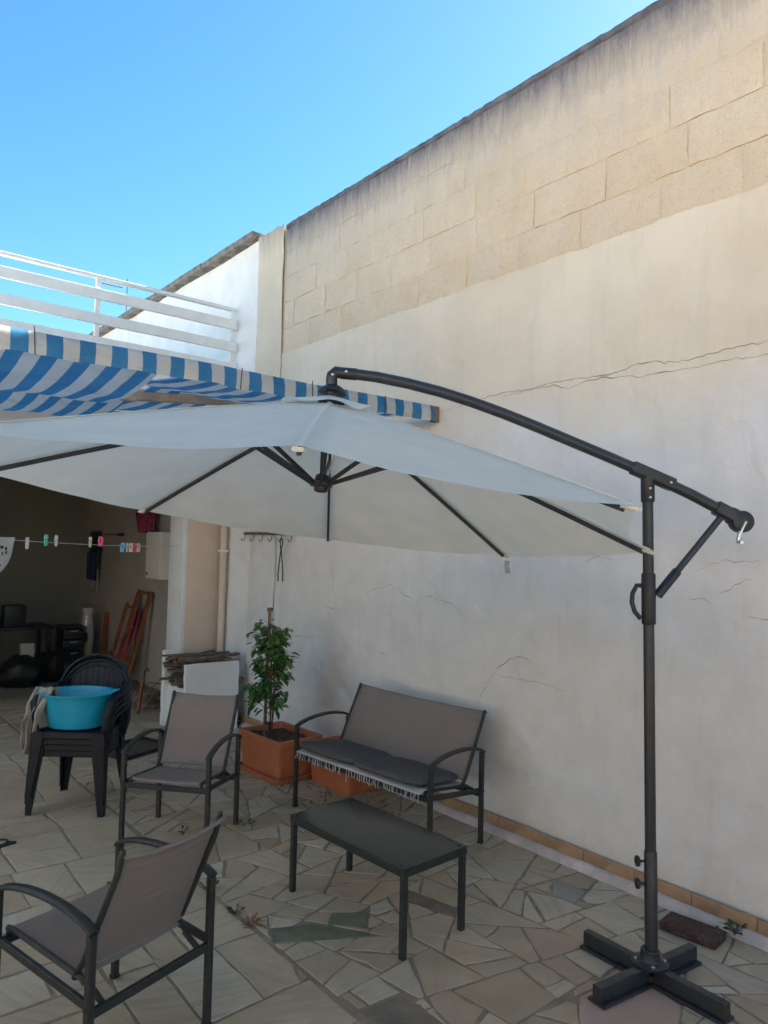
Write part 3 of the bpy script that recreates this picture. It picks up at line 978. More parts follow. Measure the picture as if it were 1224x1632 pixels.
# diagonal strut with its sliding bracket and grip
s0, s1 = W(3.234, 1.582, 2.015), W(3.020, 1.758, 1.665)
MB().tube([s0, s1], 0.015, 14).build('strut', 'steel', ps)
MB().tube([s1 + (s0 - s1) * 0.30, s1 + (s0 - s1) * 0.29, s1 - (s0 - s1) * 0.02], 0.021, 14, scales=[.85, 1, 1]).build('strut_socket', 'plastic_blk', ps)
MB().tube([along(1.755), along(1.75), along(1.535), along(1.53)], 0.0305, 20, scales=[.92, 1, 1, .92]).build('slide_bracket', 'plastic_blk', ps)
g0 = along(1.70) + sd * 0.03
mb = MB(); mb.tube([g0 + Vector((0, 0, .0)), g0 + sd * 0.022 + Vector((0, 0, 0.0)), g0 + sd * 0.040 + Vector((0, 0, -.035)), g0 + sd * 0.043 + Vector((0, 0, -.075)), g0 + sd * 0.030 + Vector((0, 0, -.115)), g0 + sd * 0.004 + Vector((0, 0, -.145))], 0.0105, 10, upv=cd)
mb.build('grip', 'plastic_blk', ps)
# elbow that carries the canopy
A = W(1.886, 2.693, 2.505)
NA = Vector((.114, .005, .993)).normalized()
mb = MB()
mb.bar([arm[0] + (arm[1] - arm[0]) * 0.3, arm[0] - AD * -0.025, W(1.900, 2.682, 2.622), W(1.886, 2.694, 2.606), W(1.884, 2.695, 2.585), W(1.886, 2.692, 2.52)], 0.05, 0.05, 0.28, upv=cd)
mb.build('elbow', 'plastic_blk', ps, smooth=50)
for q in (W(1.886, 2.694, 2.55), W(1.935, 2.653, 2.62), W(1.888, 2.692, 2.605)):
    MB().lathe([(0.006, 0.0), (0.006, 0.004), (0.003, 0.006)], 8, q - cd * 0.026, axis=-cd).build('bolt', 'chrome', ps)
mb = MB(); mb.lathe([(0.03, 0.035), (0.05, 0.022), (0.062, 0.010), (0.065, 0.0)], 20, A + NA * 0.022, axis=NA)
mb.build('crown_cap', 'plastic_blk', ps)
# canopy
tips = [W(0.990, 1.554, 2.091), W(1.958, 1.205, 1.981), W(2.900, 1.712, 1.849), W(3.40, 2.97, 1.805), W(2.731, 3.896, 1.879), W(1.565, 4.063, 2.012), W(0.600, 3.44, 2.122), W(0.330, 2.47, 2.157)]
Atop = A - NA * 0.012
def ribp(k, s, drop=0.0):
    p = Atop.lerp(tips[k % 8], s)
    return p + NA * (0.008 * 4 * s * (1 - s)) - NA * drop
mb = MB()
rims = []
for k in range(8):
    def pan(u, v, k=k):
        s = 0.075 + 0.925 * u
        a, b = ribp(k, s), ribp(k + 1, s)
        p = a.lerp(b, v)
        w_ = 4 * v * (1 - v)
        inw = (Atop - p); inw.z = 0
        p = p + inw * (0.045 * w_ * s ** 3)
        p = p - NA * (0.030 * w_ * s * (1.1 - 0.45 * s))
        wr = 0.007 * nz((p.x * 2.2, p.y * 2.2, 0), 1.7, k * 3.1) + 0.006 * nz((u * 3, v * 14, k), 1.0) * (1 - s) + 0.0045 * sin(v * 17 + k) * s * nz((u * 2, v * 2, k), 1.1)
        p = p + NA * wr * w_
        if u > 0.97: p = p + NA * 0.004
        return p
    mb.grid(pan, 40, 22)
    rims.append([pan(1.0, j / 22) for j in range(23)])
bm_o = mb.build('canopy', 'canopy', ps, smooth=28)
for k in range(8):
    MB().bar([ribp(k, s_) + NA * 0.0025 for s_ in (0.10, 0.3, 0.5, 0.7, 0.9, 0.995)], 0.016, 0.003, 0.2, upv=NA).build('seam', 'canopy', ps)
# vent flap over the crown, loose wavy edge
mb = MB()
def vent(u, v):
    a = v * 2 * pi
    r = 0.03 + u * 0.26
    k8 = (v * 8 - 0.1) % 8
    i = int(k8); f = k8 - i
    d = (tips[i] - Atop).lerp(tips[(i + 1) % 8] - Atop, f)
    d = d.normalized()
    p = Atop + d * r * (1 - 0.10 * u * 4 * f * (1 - f)) + NA * (0.022 + 0.004 * (1 - u))
    return p + NA * (0.010 * u * u * sin(8 * a + 0.6) + 0.014 * u * nz((cos(a) * 2, sin(a) * 2, 0), 1.4))
mb.grid(vent, 12, 96)
mb.build('vent_flap', 'canopy', ps, smooth=60)
# ribs, tip pockets, struts
hub = A - NA * 0.395
for k in range(8):
    pts = [ribp(k, s, 0.022) for s in (0.02, 0.25, 0.5, 0.75, 0.968)]
    rb = MB().bar(pts, 0.013, 0.019, 0.15, upv=NA).build('rib', 'steel', ps, smooth=30)
    t = tips[k]; d = (t - Atop).normalized()
    MB().bar([t - d * 0.055 - NA * 0.014, t + d * 0.004 - NA * 0.006], 0.030, 0.012, 0.3, upv=NA).build('tip_pocket', 'canopy', rb)
    MB().bar([hub + Vector((d.x, d.y, 0)) * 0.035, ribp(k, 0.31, 0.034)], 0.012, 0.018, 0.15, upv=NA).build('canopy_strut', 'steel', ps)
mb = MB(); mb.lathe([(0.02, -0.035), (0.03, -0.03), (0.032, -0.012), (0.048, -0.010), (0.05, 0.006), (0.034, 0.012), (0.028, 0.04), (0.02, 0.045)], 20, hub, axis=NA)
mb.build('runner_hub', 'plastic_blk', ps)
mb = MB(); mb.lathe([(0.03, -0.06), (0.06, -0.05), (0.06, -0.02), (0.04, -0.01)], 20, A, axis=NA)
mb.build('crown_hub', 'plastic_blk', ps)
MB().tube([A - NA * 0.05, hub], 0.011, 10).build('centre_tube', 'steel', ps)
MB().tube([A - NA * 0.05 + rt * 0.03, hub + NA * 0.16 + rt * 0.03, hub + NA * 0.15 + rt * 0.03], 0.017, 10, scales=[1, 1, .6]).build('pulley_block', 'plastic_blk', ps)
MB().tube([A - NA * 0.06 + rt * 0.045, hub + NA * 0.15 + rt * 0.05, hub + NA * 0.07 + rt * 0.03, hub + rt * 0.02], 0.004, 6).build('cord', 'line', ps)
t = tips[3]
MB().bar([t + Vector((0.0, 0, -0.028)), t + Vector((-0.006, 0.0, -0.06)), t + Vector((0.006, -0.002, -0.105))], 0.030, 0.003, 0.1, upv=cd).build('tie_strap', 'grey_metal', ps)

# ================================================================== SLING FURNITURE
def sling_seat(name, label, w, d, loc, rz, cat, bt=0.0):
    """four square posts, arched arms, reclined sling back, sling seat"""
    t = thing(name, label, cat, loc, rz)
    hw, hd = w / 2, d / 2
    ah = 0.56
    for sx in (-1, 1):
        for sy in (-1, 1):
            lg = MB().bar([(sx * hw, sy * hd, 0.0), (sx * hw, sy * hd, ah)], 0.028, 0.028, 0.14, upv=(0, 1, 0)).build('leg', 'frame', t)
            MB().box((sx * hw, sy * hd, 0.006), (0.031, 0.031, 0.012)).build('foot_cap', 'plastic_blk', lg, bevel=0.002)
        MB().bar([(sx * hw, -hd - 0.012, ah - 0.012)] + arc((sx * hw, -hd, ah), (sx * hw, hd, ah + 0.012), 0.045, 16, power=0.8) + [(sx * hw, hd + 0.012, ah + 0.004)], 0.040, 0.017, 0.3).build('armrest', 'frame', t, smooth=50)
        MB().bar([(sx * (hw - 0.004), -hd + 0.012, 0.375), (sx * (hw - 0.004), hd - 0.01, 0.325)], 0.018, 0.03, 0.15).build('side_rail', 'frame', t)
        for sy in (-1, 1):
            MB().lathe([(0.007, 0), (0.007, 0.005), (0.004, 0.008)], 8, (sx * (hw + 0.014), sy * hd, 0.375 if sy < 0 else 0.325), axis=(sx, 0, 0)).build('bolt', 'plastic_blk', t)
    MB().bar([(-hw + 0.014, -hd + 0.002, 0.362), (hw - 0.014, -hd + 0.002, 0.362)], 0.022, 0.03, 0.15).build('front_rail', 'frame', t)
    MB().bar([(-hw + 0.014, hd - 0.002, 0.300), (hw - 0.014, hd - 0.002, 0.300)], 0.020, 0.032, 0.15).build('rear_rail', 'frame', t)
    iw = hw - 0.045
    # seat rails carry the seat sling
    for sx in (-1, 1):
        MB().tube([(sx * iw, -hd - 0.005, 0.400), (sx * iw, -hd + 0.05, 0.402), (sx * iw, hd - 0.10, 0.365), (sx * iw, hd - 0.085, 0.352)], 0.011, 10).build('seat_rail', 'frame', t)
        MB().bar([(sx * iw, -hd + 0.002, 0.376), (sx * iw, -hd + 0.002, 0.396)], 0.016, 0.016).build('spacer', 'frame', t)
        MB().bar([(sx * (iw - 0.01), hd - 0.002, 0.312), (sx * (iw - 0.01), hd - 0.08, 0.352)], 0.016, 0.02).build('rear_spacer', 'frame', t)
        MB().tube([(sx * iw, hd - 0.145, 0.355), (sx * iw, hd - 0.10, 0.42), (sx * iw, hd + 0.055, 0.74), (sx * iw, hd + 0.080, 0.795 + bt), (sx * iw, hd + 0.084, 0.804 + bt)], 0.0115, 10, scales=[1, 1, 1, 1, .7]).build('back_rail', 'frame', t)
    mb = MB()
    def seatf(u, v):
        x, y = -iw + 2 * iw * u, -hd + 0.0 + (d - 0.10) * v
        sag = 0.018 * (4 * u * (1 - u)) ** 0.7 * (0.4 + 0.6 * sin(pi * v))
        edge = 0.012 if (v < 0.02) else 0.0
        return (x, y - 0.005, 0.412 - 0.041 * v - sag - edge + 0.002 * nz((x, y, 1), 8))
    mb.grid(seatf, 24, 20)
    mb.build('seat_sling', 'sling', t, smooth=60, solid=0.003)
    mb = MB()
    def backf(u, v):
        x = -iw + 2 * iw * u
        y, z = hd - 0.112 + 0.190 * v, 0.395 + (0.398 + bt) * v
        c = 4 * u * (1 - u)
        bow = 0.020 * c ** 0.7
        if abs(v - 0.86) < 0.015: bow += 0.004
        if abs(v - 0.5) < 0.015: bow -= 0.003
        if v > 0.86: y += 0.022 * ((v - 0.86) / 0.14) ** 2
        return (x, y + bow * 0.9, z - 0.016 * c * v + 0.002 * nz((x, z, 4), 9))
    mb.grid(backf, 24, 40)
    mb.build('back_sling', 'sling', t, smooth=30, solid=0.004)
    mb = MB(); mb.tube([Vector(backf(u / 16, 0.993)) + Vector((0, 0.004, -0.003)) for u in range(17)], 0.0075, 8)
    mb.build('back_hem', 'sling', t)
    mb = MB(); mb.tube([Vector(backf(u / 16, 0.005)) + Vector((0, 0.002, 0)) for u in range(17)], 0.0075, 8)
    mb.build('lower_hem', 'sling', t)
    return t
sling_seat('armchair', 'taupe sling armchair facing the camera between plastic chairs and low table', 0.545, 0.48, (2.047, 4.45, 0), radians(-49), 'armchair', 0.02)
sling_seat('armchair', 'nearest taupe sling armchair, seen from behind at the lower left', 0.525, 0.55, (1.018, 2.832, 0), radians(197.5), 'armchair', 0.03)
bdir = radians(-90 + 5.1)
bench_rz = radians(-90 + 5.1)
bl = 1.27
bc = Vector((3.017, 3.194, 0)) + Vector((-.09, .995, 0)) * (bl / 2) + Vector((.995, .09, 0)) * 0.24
sling_seat('garden_bench', 'two-seat taupe sling bench with arched arms against the white wall', bl, 0.48, bc, bench_rz, 'bench')

# cushions and fringed cover on the bench (bench-local, then placed with the same pose)
fc = thing('seat_cover', 'white crocheted cover with fringe under the grey bench cushions', 'seat cover', bc, bench_rz)
mb = MB()
def cov(u, v):
    x, y = -0.585 + 1.17 * u, -0.285 + 0.435 * v
    z = 0.412 - 0.05 * v
    if v < 0.15: z -= (0.15 - v) * 0.14
    return (x, y, z + 0.006 + 0.003 * nz((x, y, 0), 9))
mb.grid(cov, 50, 20)
mb.build('cover_cloth', 'white_cloth', fc, smooth=60, solid=0.003)
mb = MB()
for i in range(60):
    x = -0.58 + 1.16 * i / 59 + rnd.gauss(0, 0.004)
    if rnd.random() < 0.12 + 0.35 * (i % 9 > 5): continue
    l = rnd.uniform(0.028, 0.05) * (1.9 if i == 27 else 1)
    mb.tube([(x, -0.286, 0.394), (x + rnd.gauss(0, .003), -0.289, 0.394 - l * .5), (x + rnd.gauss(0, .006), -0.287, 0.394 - l)], 0.0026, 5)
tag(mb.build('fringe', 'white_cloth', fc), kind='stuff')
for k, (x0, lab) in enumerate(((-0.30, 'left dark grey seat cushion on the bench, nearer the planters'), (0.275, 'right dark grey seat cushion on the bench, nearer the parasol pole'))):
    # bench local +x points along -y (towards the pole)
    hx, hy = 0.298, 0.225
    rings = []
    for z, f in ((0.0, 0.93), (0.009, 0.985), (0.018, 1.0), (0.029, 0.975), (0.037, 0.91), (0.043, 0.7), (0.042, 0.2)):
        rings.append([Vector((hx * f * (abs(cos(a)) ** 0.35) * (1 if cos(a) > 0 else -1), hy * f * (abs(sin(a)) ** 0.35) * (1 if sin(a) > 0 else -1), z + 0.004 * nz((cos(a) * 2 + k * 5, sin(a) * 2, z * 30), 1.5))) for a in [2 * pi * j / 56 for j in range(56)]])
    mb = MB(); mb.loft(rings)
    cu = mb.build('seat_cushion', 'cushion', None, smooth=60)
    Rb = Matrix.Rotation(bench_rz, 4, 'Z')
    cu.location = Vector(bc) + (Rb @ Vector((x0, -0.078, 0.409)))
    cu.rotation_euler = (radians(-6), 0, bench_rz + radians(rnd.uniform(-2, 2)))
    tag(cu, lab, 'cushion', 'bench cushions')

# ================================================================== LOW TABLE
tb = thing('low_table', 'low rectangular table with dark glass top on square charcoal legs', 'table', (2.425, 2.978, 0), radians(3.2))
tw, tl, th = 0.43, 0.88, 0.40
for sx in (-1, 1):
    for sy in (-1, 1):
        MB().bar([(sx * (tw / 2 - 0.018), sy * (tl / 2 - 0.018), 0), (sx * (tw / 2 - 0.018), sy * (tl / 2 - 0.018), th - 0.012)], 0.030, 0.030, 0.12, upv=(0, 1, 0)).build('leg', 'frame', tb)
        MB().lathe([(0.010, 0), (0.010, 0.0025)], 10, (sx * (tw / 2 - 0.03), sy * (tl / 2 - 0.03), th + 0.0003)).build('glass_pad', 'frame', tb)
for sx in (-1, 1):
    MB().bar([(sx * (tw / 2 - 0.012), -tl / 2 + 0.002, th - 0.024), (sx * (tw / 2 - 0.012), tl / 2 - 0.002, th - 0.024)], 0.022, 0.034, 0.1).build('long_rail', 'frame', tb)
for sy in (-1, 1):
    MB().bar([(-tw / 2 + 0.024, sy * (tl / 2 - 0.012), th - 0.024), (tw / 2 - 0.024, sy * (tl / 2 - 0.012), th - 0.024)], 0.022, 0.034, 0.1).build('short_rail', 'frame', tb)
MB().box((0, 0, th - 0.003), (tw - 0.004, tl - 0.004, 0.006)).build('glass_top', 'glass_top', tb, bevel=0.002)

# ================================================================== PLASTIC CHAIRS
def resin_chair(label):
    t = thing('plastic_chair', label, 'chair', (0, 0, 0), 0, 'stacked plastic chairs')
    mb = MB()
    def seat(u, v):
        x0 = 0.225 - 0.035 * v
        x, y = -x0 + 2 * x0 * u, -0.225 + 0.44 * v
        e = 2 * abs(u - 0.5)
        z = 0.435 - 0.03 * v - 0.012 * (1 - e ** 4)
        if v < 0.12: z -= (0.12 - v) ** 2 * 2.2
        return (x, y, z)
    mb.grid(seat, 16, 14)
    mb.build('seat', 'navy_plastic', t, smooth=60, solid=0.005)
    # apron below the seat front, arched between the legs
    mb = MB()
    def apron(u, v):
        x = -0.235 + 0.47 * u
        e = abs(2 * u - 1)
        drop = 0.045 + 0.13 * max(0, (e - 0.72) / 0.28) ** 2
        return (x, -0.228 - 0.008 * v, 0.428 - drop * v)
    mb.grid(apron, 30, 4)
    mb.build('front_apron', 'navy_plastic', t, smooth=60, solid=0.006)
    for sx in (-1, 1):
        mb = MB()
        def sap(u, v, sx=sx):
            y = -0.228 + 0.43 * u
            e = abs(2 * u - 1)
            drop = 0.045 + 0.11 * max(0, (e - 0.72) / 0.28) ** 2
            return (sx * (0.232 - 0.03 * u + 0.006 * v), y, 0.43 - 0.03 * u - drop * v)
        mb.grid(sap, 20, 3)
        mb.build('side_apron', 'navy_plastic', t, smooth=60, solid=0.006)
        for fy, y0, y1 in ((1, -0.215, -0.245), (0, 0.20, 0.255)):
            x0, x1 = (0.215, 0.248) if fy else (0.185, 0.225)
            rings = []
            for k in range(5):
                f = k / 4
                cx, cy, z = sx * (x0 + (x1 - x0) * f), y0 + (y1 - y0) * f, 0.425 * (1 - f)
                h = 0.056 - 0.030 * f
                i_ = -sx
                sg = -1 if fy else 1
                # angle section, open to the inside
                rings.append([Vector((cx + sx * h * 0.5, cy + sg * h * 0.5, z)), Vector((cx - sx * h, cy + sg * h * 0.5, z)), Vector((cx - sx * h, cy + sg * (h * 0.5 - 0.007), z)),
                              Vector((cx + sx * (h * 0.5 - 0.007), cy + sg * (h * 0.5 - 0.007), z)), Vector((cx + sx * (h * 0.5 - 0.007), cy - sg * h, z)), Vector((cx + sx * h * 0.5, cy - sg * h, z))])
            mb = MB(); mb.loft(rings)
            mb.build('leg', 'navy_plastic', t, smooth=25)
        # armrest with front upright
        pts = [(sx * 0.225, -0.19, 0.42), (sx * 0.248, -0.20, 0.52), (sx * 0.262, -0.185, 0.615), (sx * 0.268, -0.14, 0.645), (sx * 0.268, 0.05, 0.655), (sx * 0.25, 0.18, 0.675), (sx * 0.225, 0.235, 0.70)]
        MB().bar(pts, 0.048, 0.016, 0.3, upv=(sx * 0.5, -0.6, 1)).build('armrest', 'navy_plastic', t, smooth=60)
    # arched back: rim, slats
    def bk(x, z): return 0.20 + (z - 0.40) * 0.22 - 0.06 * (x / 0.25) ** 2 * 0.6
    rim = []
    for k in range(25):
        a = pi * k / 24
        x = -0.245 * cos(a)
        z = 0.60 + 0.265 * sin(a) ** 0.8
        rim.append((x, bk(x, z), z))
    rim = [(-0.205, 0.20, 0.40), (-0.235, 0.225, 0.52)] + rim + [(0.235, 0.225, 0.52), (0.205, 0.20, 0.40)]
    MB().bar(rim, 0.018, 0.075, 0.25, upv=(0, -0.97, 0.25)).build('back_rim', 'navy_plastic', t, smooth=60)
    mb = MB()
    def panel(u, v):
        x = (-0.19 + 0.38 * u)
        zt = 0.60 + 0.25 * sqrt(max(0.0, 1 - (x / 0.235) ** 2))
        zb = 0.43 + (0.13 * max(0, (abs(2 * u - 1) - 0.62) / 0.38))
        z = zb + (zt - zb) * v
        return (x, bk(x, z) + 0.003 * sin(x * 150), z)
    mb.grid(panel, 60, 12)
    mb.build('back_panel', 'navy_plastic', t, smooth=70, solid=0.006)
    return t
labs = ['bottom dark plastic chair of the stack, its feet on the paving', 'second dark plastic chair up in the stack', 'third dark plastic chair up in the stack', 'top dark plastic chair of the stack, holding the blue basin']
pc0 = resin_chair(labs[0])
chpos = Vector((1.715, 5.38, 0))
chrz = radians(-39.3)
for k in range(4):
    c = pc0 if k == 0 else copy_tree(pc0)
    c.location = chpos + Vector((0.634, 0.773, 0)) * (-0.006 * k) + Vector((0, 0, 0.040 * k))
    c.rotation_euler = (0, 0, chrz + radians((0, 0.8, -0.5, 0.4)[k]))
    c['label'] = labs[k]

bs = thing('wash_basin', 'bright blue plastic wash basin on the top plastic chair', 'basin', chpos + Vector((-0.052, -0.022, 0.548)), chrz)
mb = MB()
outp = [(0.165, 0.0), (0.180, 0.008), (0.203, 0.12), (0.217, 0.205), (0.222, 0.222), (0.240, 0.226), (0.243, 0.233), (0.237, 0.237), (0.222, 0.235), (0.212, 0.215), (0.198, 0.125), (0.174, 0.012), (0.0, 0.010)]
n = 64
vs_, fs_ = [], []
for r, z in outp:
    for k in range(n):
        a = 2 * pi * k / n
        ear = max(0, abs(cos(a)) - 0.93) / 0.07
        rr = r + (0.032 * ear if r > 0.235 else 0.0)
        zz = z + (0.022 * ear if r > 0.221 else 0.0)
        vs_.append((rr * cos(a) * 1.06, rr * sin(a) * 0.86, zz))
for i in range(len(outp) - 1):
    for k in range(n):
        a, b = i * n + k, i * n + (k + 1) % n
        fs_.append((a, b, b + n, a + n))
fs_.append(tuple(range(n))[::-1])
mb._add(vs_, fs_)
mb.build('basin_body', 'blue', bs, smooth=45)

# cloth thrown over the chair's left arm
mb = MB()
def rag(u, v):
    # v runs from behind the arm, over it and down the front; u across, bunched
    c = u - 0.5
    wid = 0.15 - 0.07 * v + 0.02 * sin(v * 9)
    if v < 0.25:
        f = v / 0.25
        y, z = -0.05 - 0.05 * f, 0.70 + 0.115 * sin(f * pi / 2)
    else:
        f = (v - 0.25) / 0.75
        y, z = -0.10 - 0.13 * sin(min(1, f * 2.2) * pi / 2), 0.815 - 0.40 * f ** 1.1 - 0.05 * (c + 0.5) * f
    fold = 0.020 * sin(u * 15 + 3.5 * v + 2 * nz((u, v * 2, 1), 1.6)) + 0.016 * nz((u * 3, v * 5, 0), 1.7)
    x = -0.245 + c * wid + 0.022 * sin(v * 4.2 + 1) + 0.02 * nz((u * 2, v * 4, 7), 1.3)
    return (x, y - fold * (0.5 + v), z + 0.012 * nz((u * 5, v * 5, 3), 1.5))
mb.grid(rag, 40, 60)
rg = mb.build('draped_cloth', 'beige_cloth', None, smooth=70, solid=0.004)
rg.location = chpos; rg.rotation_euler = (0, 0, chrz)
tag(rg, 'crumpled beige cloth hanging over the arm beside the basin', 'cloth')

# ================================================================== PLANTERS AND PLANT
def rr_ring(hx, hy, r, z, n=6):
    pts = []
    for cx, cy, a0 in ((hx - r, hy - r, 0), (-hx + r, hy - r, pi / 2), (-hx + r, -hy + r, pi), (hx - r, -hy + r, 1.5 * pi)):
        for k in range(n + 1):
            a = a0 + pi / 2 * k / n
            pts.append(Vector((cx + r * cos(a), cy + r * sin(a), z)))
    return pts
def planter(label, loc, rz, hx, hy, h, saucer=True):
    t = thing('planter', label, 'planter', loc, rz)
    b = 0.86
    z0 = 0.016 if saucer else 0.0
    rings = [rr_ring(hx * b, hy * b, 0.03, z0), rr_ring(hx * (b + 0.004), hy * (b + .004), 0.035, z0 + 0.01), rr_ring(hx * 0.965, hy * 0.965, 0.04, h - 0.055),
             rr_ring(hx * 0.97, hy * 0.97, 0.04, h - 0.048), rr_ring(hx * 0.995, hy * 0.995, 0.04, h - 0.044), rr_ring(hx, hy, 0.042, h - 0.005), rr_ring(hx * 0.99, hy * 0.99, 0.04, h),
             rr_ring(hx - 0.026, hy - 0.026, 0.03, h), rr_ring(hx - 0.030, hy - 0.030, 0.03, h - 0.006), rr_ring(hx - 0.04, hy - 0.04, 0.028, h - 0.075)]
    mb = MB(); mb.loft(rings)
    mb.build('pot', 'terracotta', t, smooth=40)
    if saucer:
        mb = MB(); mb.loft([rr_ring(hx * 0.95, hy * 0.95, 0.03, 0), rr_ring(hx * 1.0, hy * 1.0, 0.035, 0.045), rr_ring(hx * 0.98, hy * 0.98, 0.035, 0.045), rr_ring(hx * 0.94, hy * 0.94, 0.03, 0.010)])
        mb.build('saucer', 'terracotta', t, smooth=40)
    mb = MB()
    mb.grid(lambda u, v: ((u - .5) * 2 * (hx - 0.036), (v - .5) * 2 * (hy - 0.036), h - 0.045 + 0.018 * nz((u * 6, v * 6, loc[0]), 1.0) + 0.02 * nz((u * 2, v * 2, 3), 1.0)), 30, 30)
    mb.build('soil', 'soil', t, smooth=60)
    return t
PL = Vector((3.215, 5.19, 0))
planter('terracotta planter holding the leafy staked shrub', PL, radians(3), 0.22, 0.30, 0.325)
planter('smaller terracotta planter half hidden behind the bench', (3.455, 4.64, 0), radians(2), 0.165, 0.27, 0.30, False)

def leaf(mb, p, d, n_, L_, wd):
    d = d.normalized()
    s = d.cross(n_)
    if s.length < 1e-4: s = d.cross(Vector((1, 0, 0)))
    s.normalize()
    n2 = s.cross(d)
    dr = -n2 * L_ * 0.15
    q = [p, p + d * L_ * 0.35 + s * wd * 0.5 + n2 * wd * 0.14, p + d * L_ * 0.72 + s * wd * 0.33 + n2 * wd * 0.08 + dr * 0.4, p + d * L_ + dr,
         p + d * L_ * 0.72 - s * wd * 0.33 + n2 * wd * 0.08 + dr * 0.4, p + d * L_ * 0.35 - s * wd * 0.5 + n2 * wd * 0.14, p + d * L_ * 0.35, p + d * L_ * 0.72 + dr * 0.4]
    mb._add(q, [(0, 6, 1), (1, 6, 7, 2), (2, 7, 3), (0, 5, 6), (5, 4, 7, 6), (4, 3, 7)])
sh = thing('leafy_shrub', 'upright green leafy shrub tied to a stake in the larger planter', 'shrub', (3.14, 5.24, 0.30))
pr = random.Random(11)
mb = MB()
mb.tube([(0, 0, -0.02), (0.01, -0.01, 0.25), (0.0, 0.005, 0.5), (0.015, 0.0, 0.82)], 0.013, 8, scales=[1.2, 1, 0.8, 0.4])
mb.tube([(0.03, 0.02, -0.02), (0.045, 0.01, 0.25), (0.05, 0.03, 0.6)], 0.009, 7, scales=[1, .9, .4])
fol = MB()
cents = []
for i in range(54):
    f = i / 53
    z = 0.24 + 0.62 * f ** 0.9
    a = pr.uniform(0, 2 * pi)
    rad = 0.225 * (0.8 + 0.2 * sin(f * 7)) * (1 - 0.2 * f) * pr.uniform(0.4, 1.0)
    c = Vector((rad * cos(a) + 0.035 * sin(f * 5), rad * sin(a), z + 0.03))
    st = Vector((0.0, 0.0, z - 0.08))
    mb.tube([st, st.lerp(c, 0.55) + Vector((0, 0, 0.03)), c], 0.0035, 5, scales=[1, .8, .5])
    cents.append((st, c))
    for j in range(17):
        t_ = pr.uniform(0.35, 1.05)
        p = st.lerp(c, t_) + Vector((pr.gauss(0, .018), pr.gauss(0, .018), pr.gauss(0, .018)))
        d = (c - st); d.z = 0
        d = d.normalized() + Vector((pr.gauss(0, .7), pr.gauss(0, .7), pr.gauss(-0.45, .35)))
        fol.tone = max(0, min(1, pr.gauss(0.45, 0.25)))
        L_ = pr.uniform(0.035, 0.098)
        leaf(fol, p, d, Vector((pr.gauss(0, .4), pr.gauss(0, .4), 1)), L_, L_ * 0.52)
mb.build('stem', 'bark', sh)
tag(fol.build('crown', 'leaf', sh, smooth=0), kind='stuff')
MB().bar([(-0.03, 0.02, -0.05), (-0.01, 0.025, 1.0)], 0.022, 0.022, upv=(0, 1, 0)).build('stake', 'wood', sh)
MB().box((-0.009, 0.025, 1.005), (0.036, 0.036, 0.03)).build('stake_cap', 'wood', sh, bevel=0.004)
mb = MB()
mb.lathe([(0.034, 0.085), (0.037, 0.09), (0.034, 0.095), (0.030, 0.09)], 14, (0.0, 0.01, 0.0)); mb.build('tie', 'plastic_blk', sh)

# ================================================================== WEEDS, LITTER AND BRICK
def weed(label, loc, n, L_, spread, mat_='weed', upness=0.7, cat='weed'):
    fol = MB()
    for i in range(n):
        a = pr.uniform(0, 2 * pi)
        r = spread * sqrt(pr.random())
        p = Vector((r * cos(a), r * sin(a), 0.004 + pr.uniform(0, 0.6) * L_ * upness))
        d = Vector((cos(a), sin(a), upness * pr.uniform(0.2, 1.6)))
        fol.tone = pr.random()
        l = L_ * pr.uniform(0.6, 1.2)
        leaf(fol, p, d, Vector((pr.gauss(0, .3), pr.gauss(0, .3), 1)), l, l * 0.4)
        fol.tube([(0, 0, -0.006), p], 0.0012, 4)
    o = fol.build('weed', mat_, None, smooth=0, loc=loc)
    return tag(o, label, cat)
weed('small green weed sprouting from the kerb near the brick', (3.668, 1.72, 0.02), 22, 0.055, 0.035)
weed('dried reddish weed in the joint beside the near armchair', (1.852, 3.20, 0), 26, 0.035, 0.04, 'dead', 0.6)
weed('pale tuft between the near armchair and the table', (1.850, 3.36, 0), 16, 0.03, 0.03, 'weed')
weed('green sprig in the joint right behind the near armchair', (1.855, 3.66, 0), 18, 0.045, 0.03, 'weed', 1.0)
weed('tiny weed in the paving under the facing armchair', (2.06, 4.44, 0), 12, 0.035, 0.03, 'weed', 1.0)
weed('low weed at the rear foot of the facing armchair', (2.47, 4.36, 0), 12, 0.04, 0.035, 'weed', 0.5)
weed('grey-green weed in the shade behind the brick', (3.60, 1.80, 0), 14, 0.04, 0.04, 'weed', 0.4)
lf = MB()
for i in range(130):
    p = Vector((pr.uniform(2.95, 3.60), pr.uniform(3.9, 5.0), 0.006 + pr.random() * 0.01))
    lf.tone = pr.random()
    l = pr.uniform(0.018, 0.05)
    leaf(lf, p, Vector((pr.gauss(0, 1), pr.gauss(0, 1), pr.gauss(0, .25))), Vector((pr.gauss(0, .4), pr.gauss(0, .4), 1)), l, l * .5)
for i in range(60):
    p = Vector((pr.uniform(2.2, 3.3), pr.uniform(5.6, 7.2), 0.006 + pr.random() * 0.01))
    l = pr.uniform(0.018, 0.045)
    leaf(lf, p, Vector((pr.gauss(0, 1), pr.gauss(0, 1), pr.gauss(0, .25))), Vector((pr.gauss(0, .4), pr.gauss(0, .4), 1)), l, l * .5)
tag(lf.build('dry_leaf_litter', 'dead', None, smooth=0), 'dry brown leaf litter scattered round the planters', 'leaf litter', kind='stuff')

mb = MB()
mb.box((0, 0, 0.02), (0.15, 0.27, 0.040))
bk_ = mb.build('brick', 'brick', None, smooth=30, bevel=0.006, loc=(3.52, 1.86, 0))
bk_.rotation_euler = (0, 0, radians(6))
tag(bk_, 'dark brown brick lying on the paving at the kerb', 'brick')

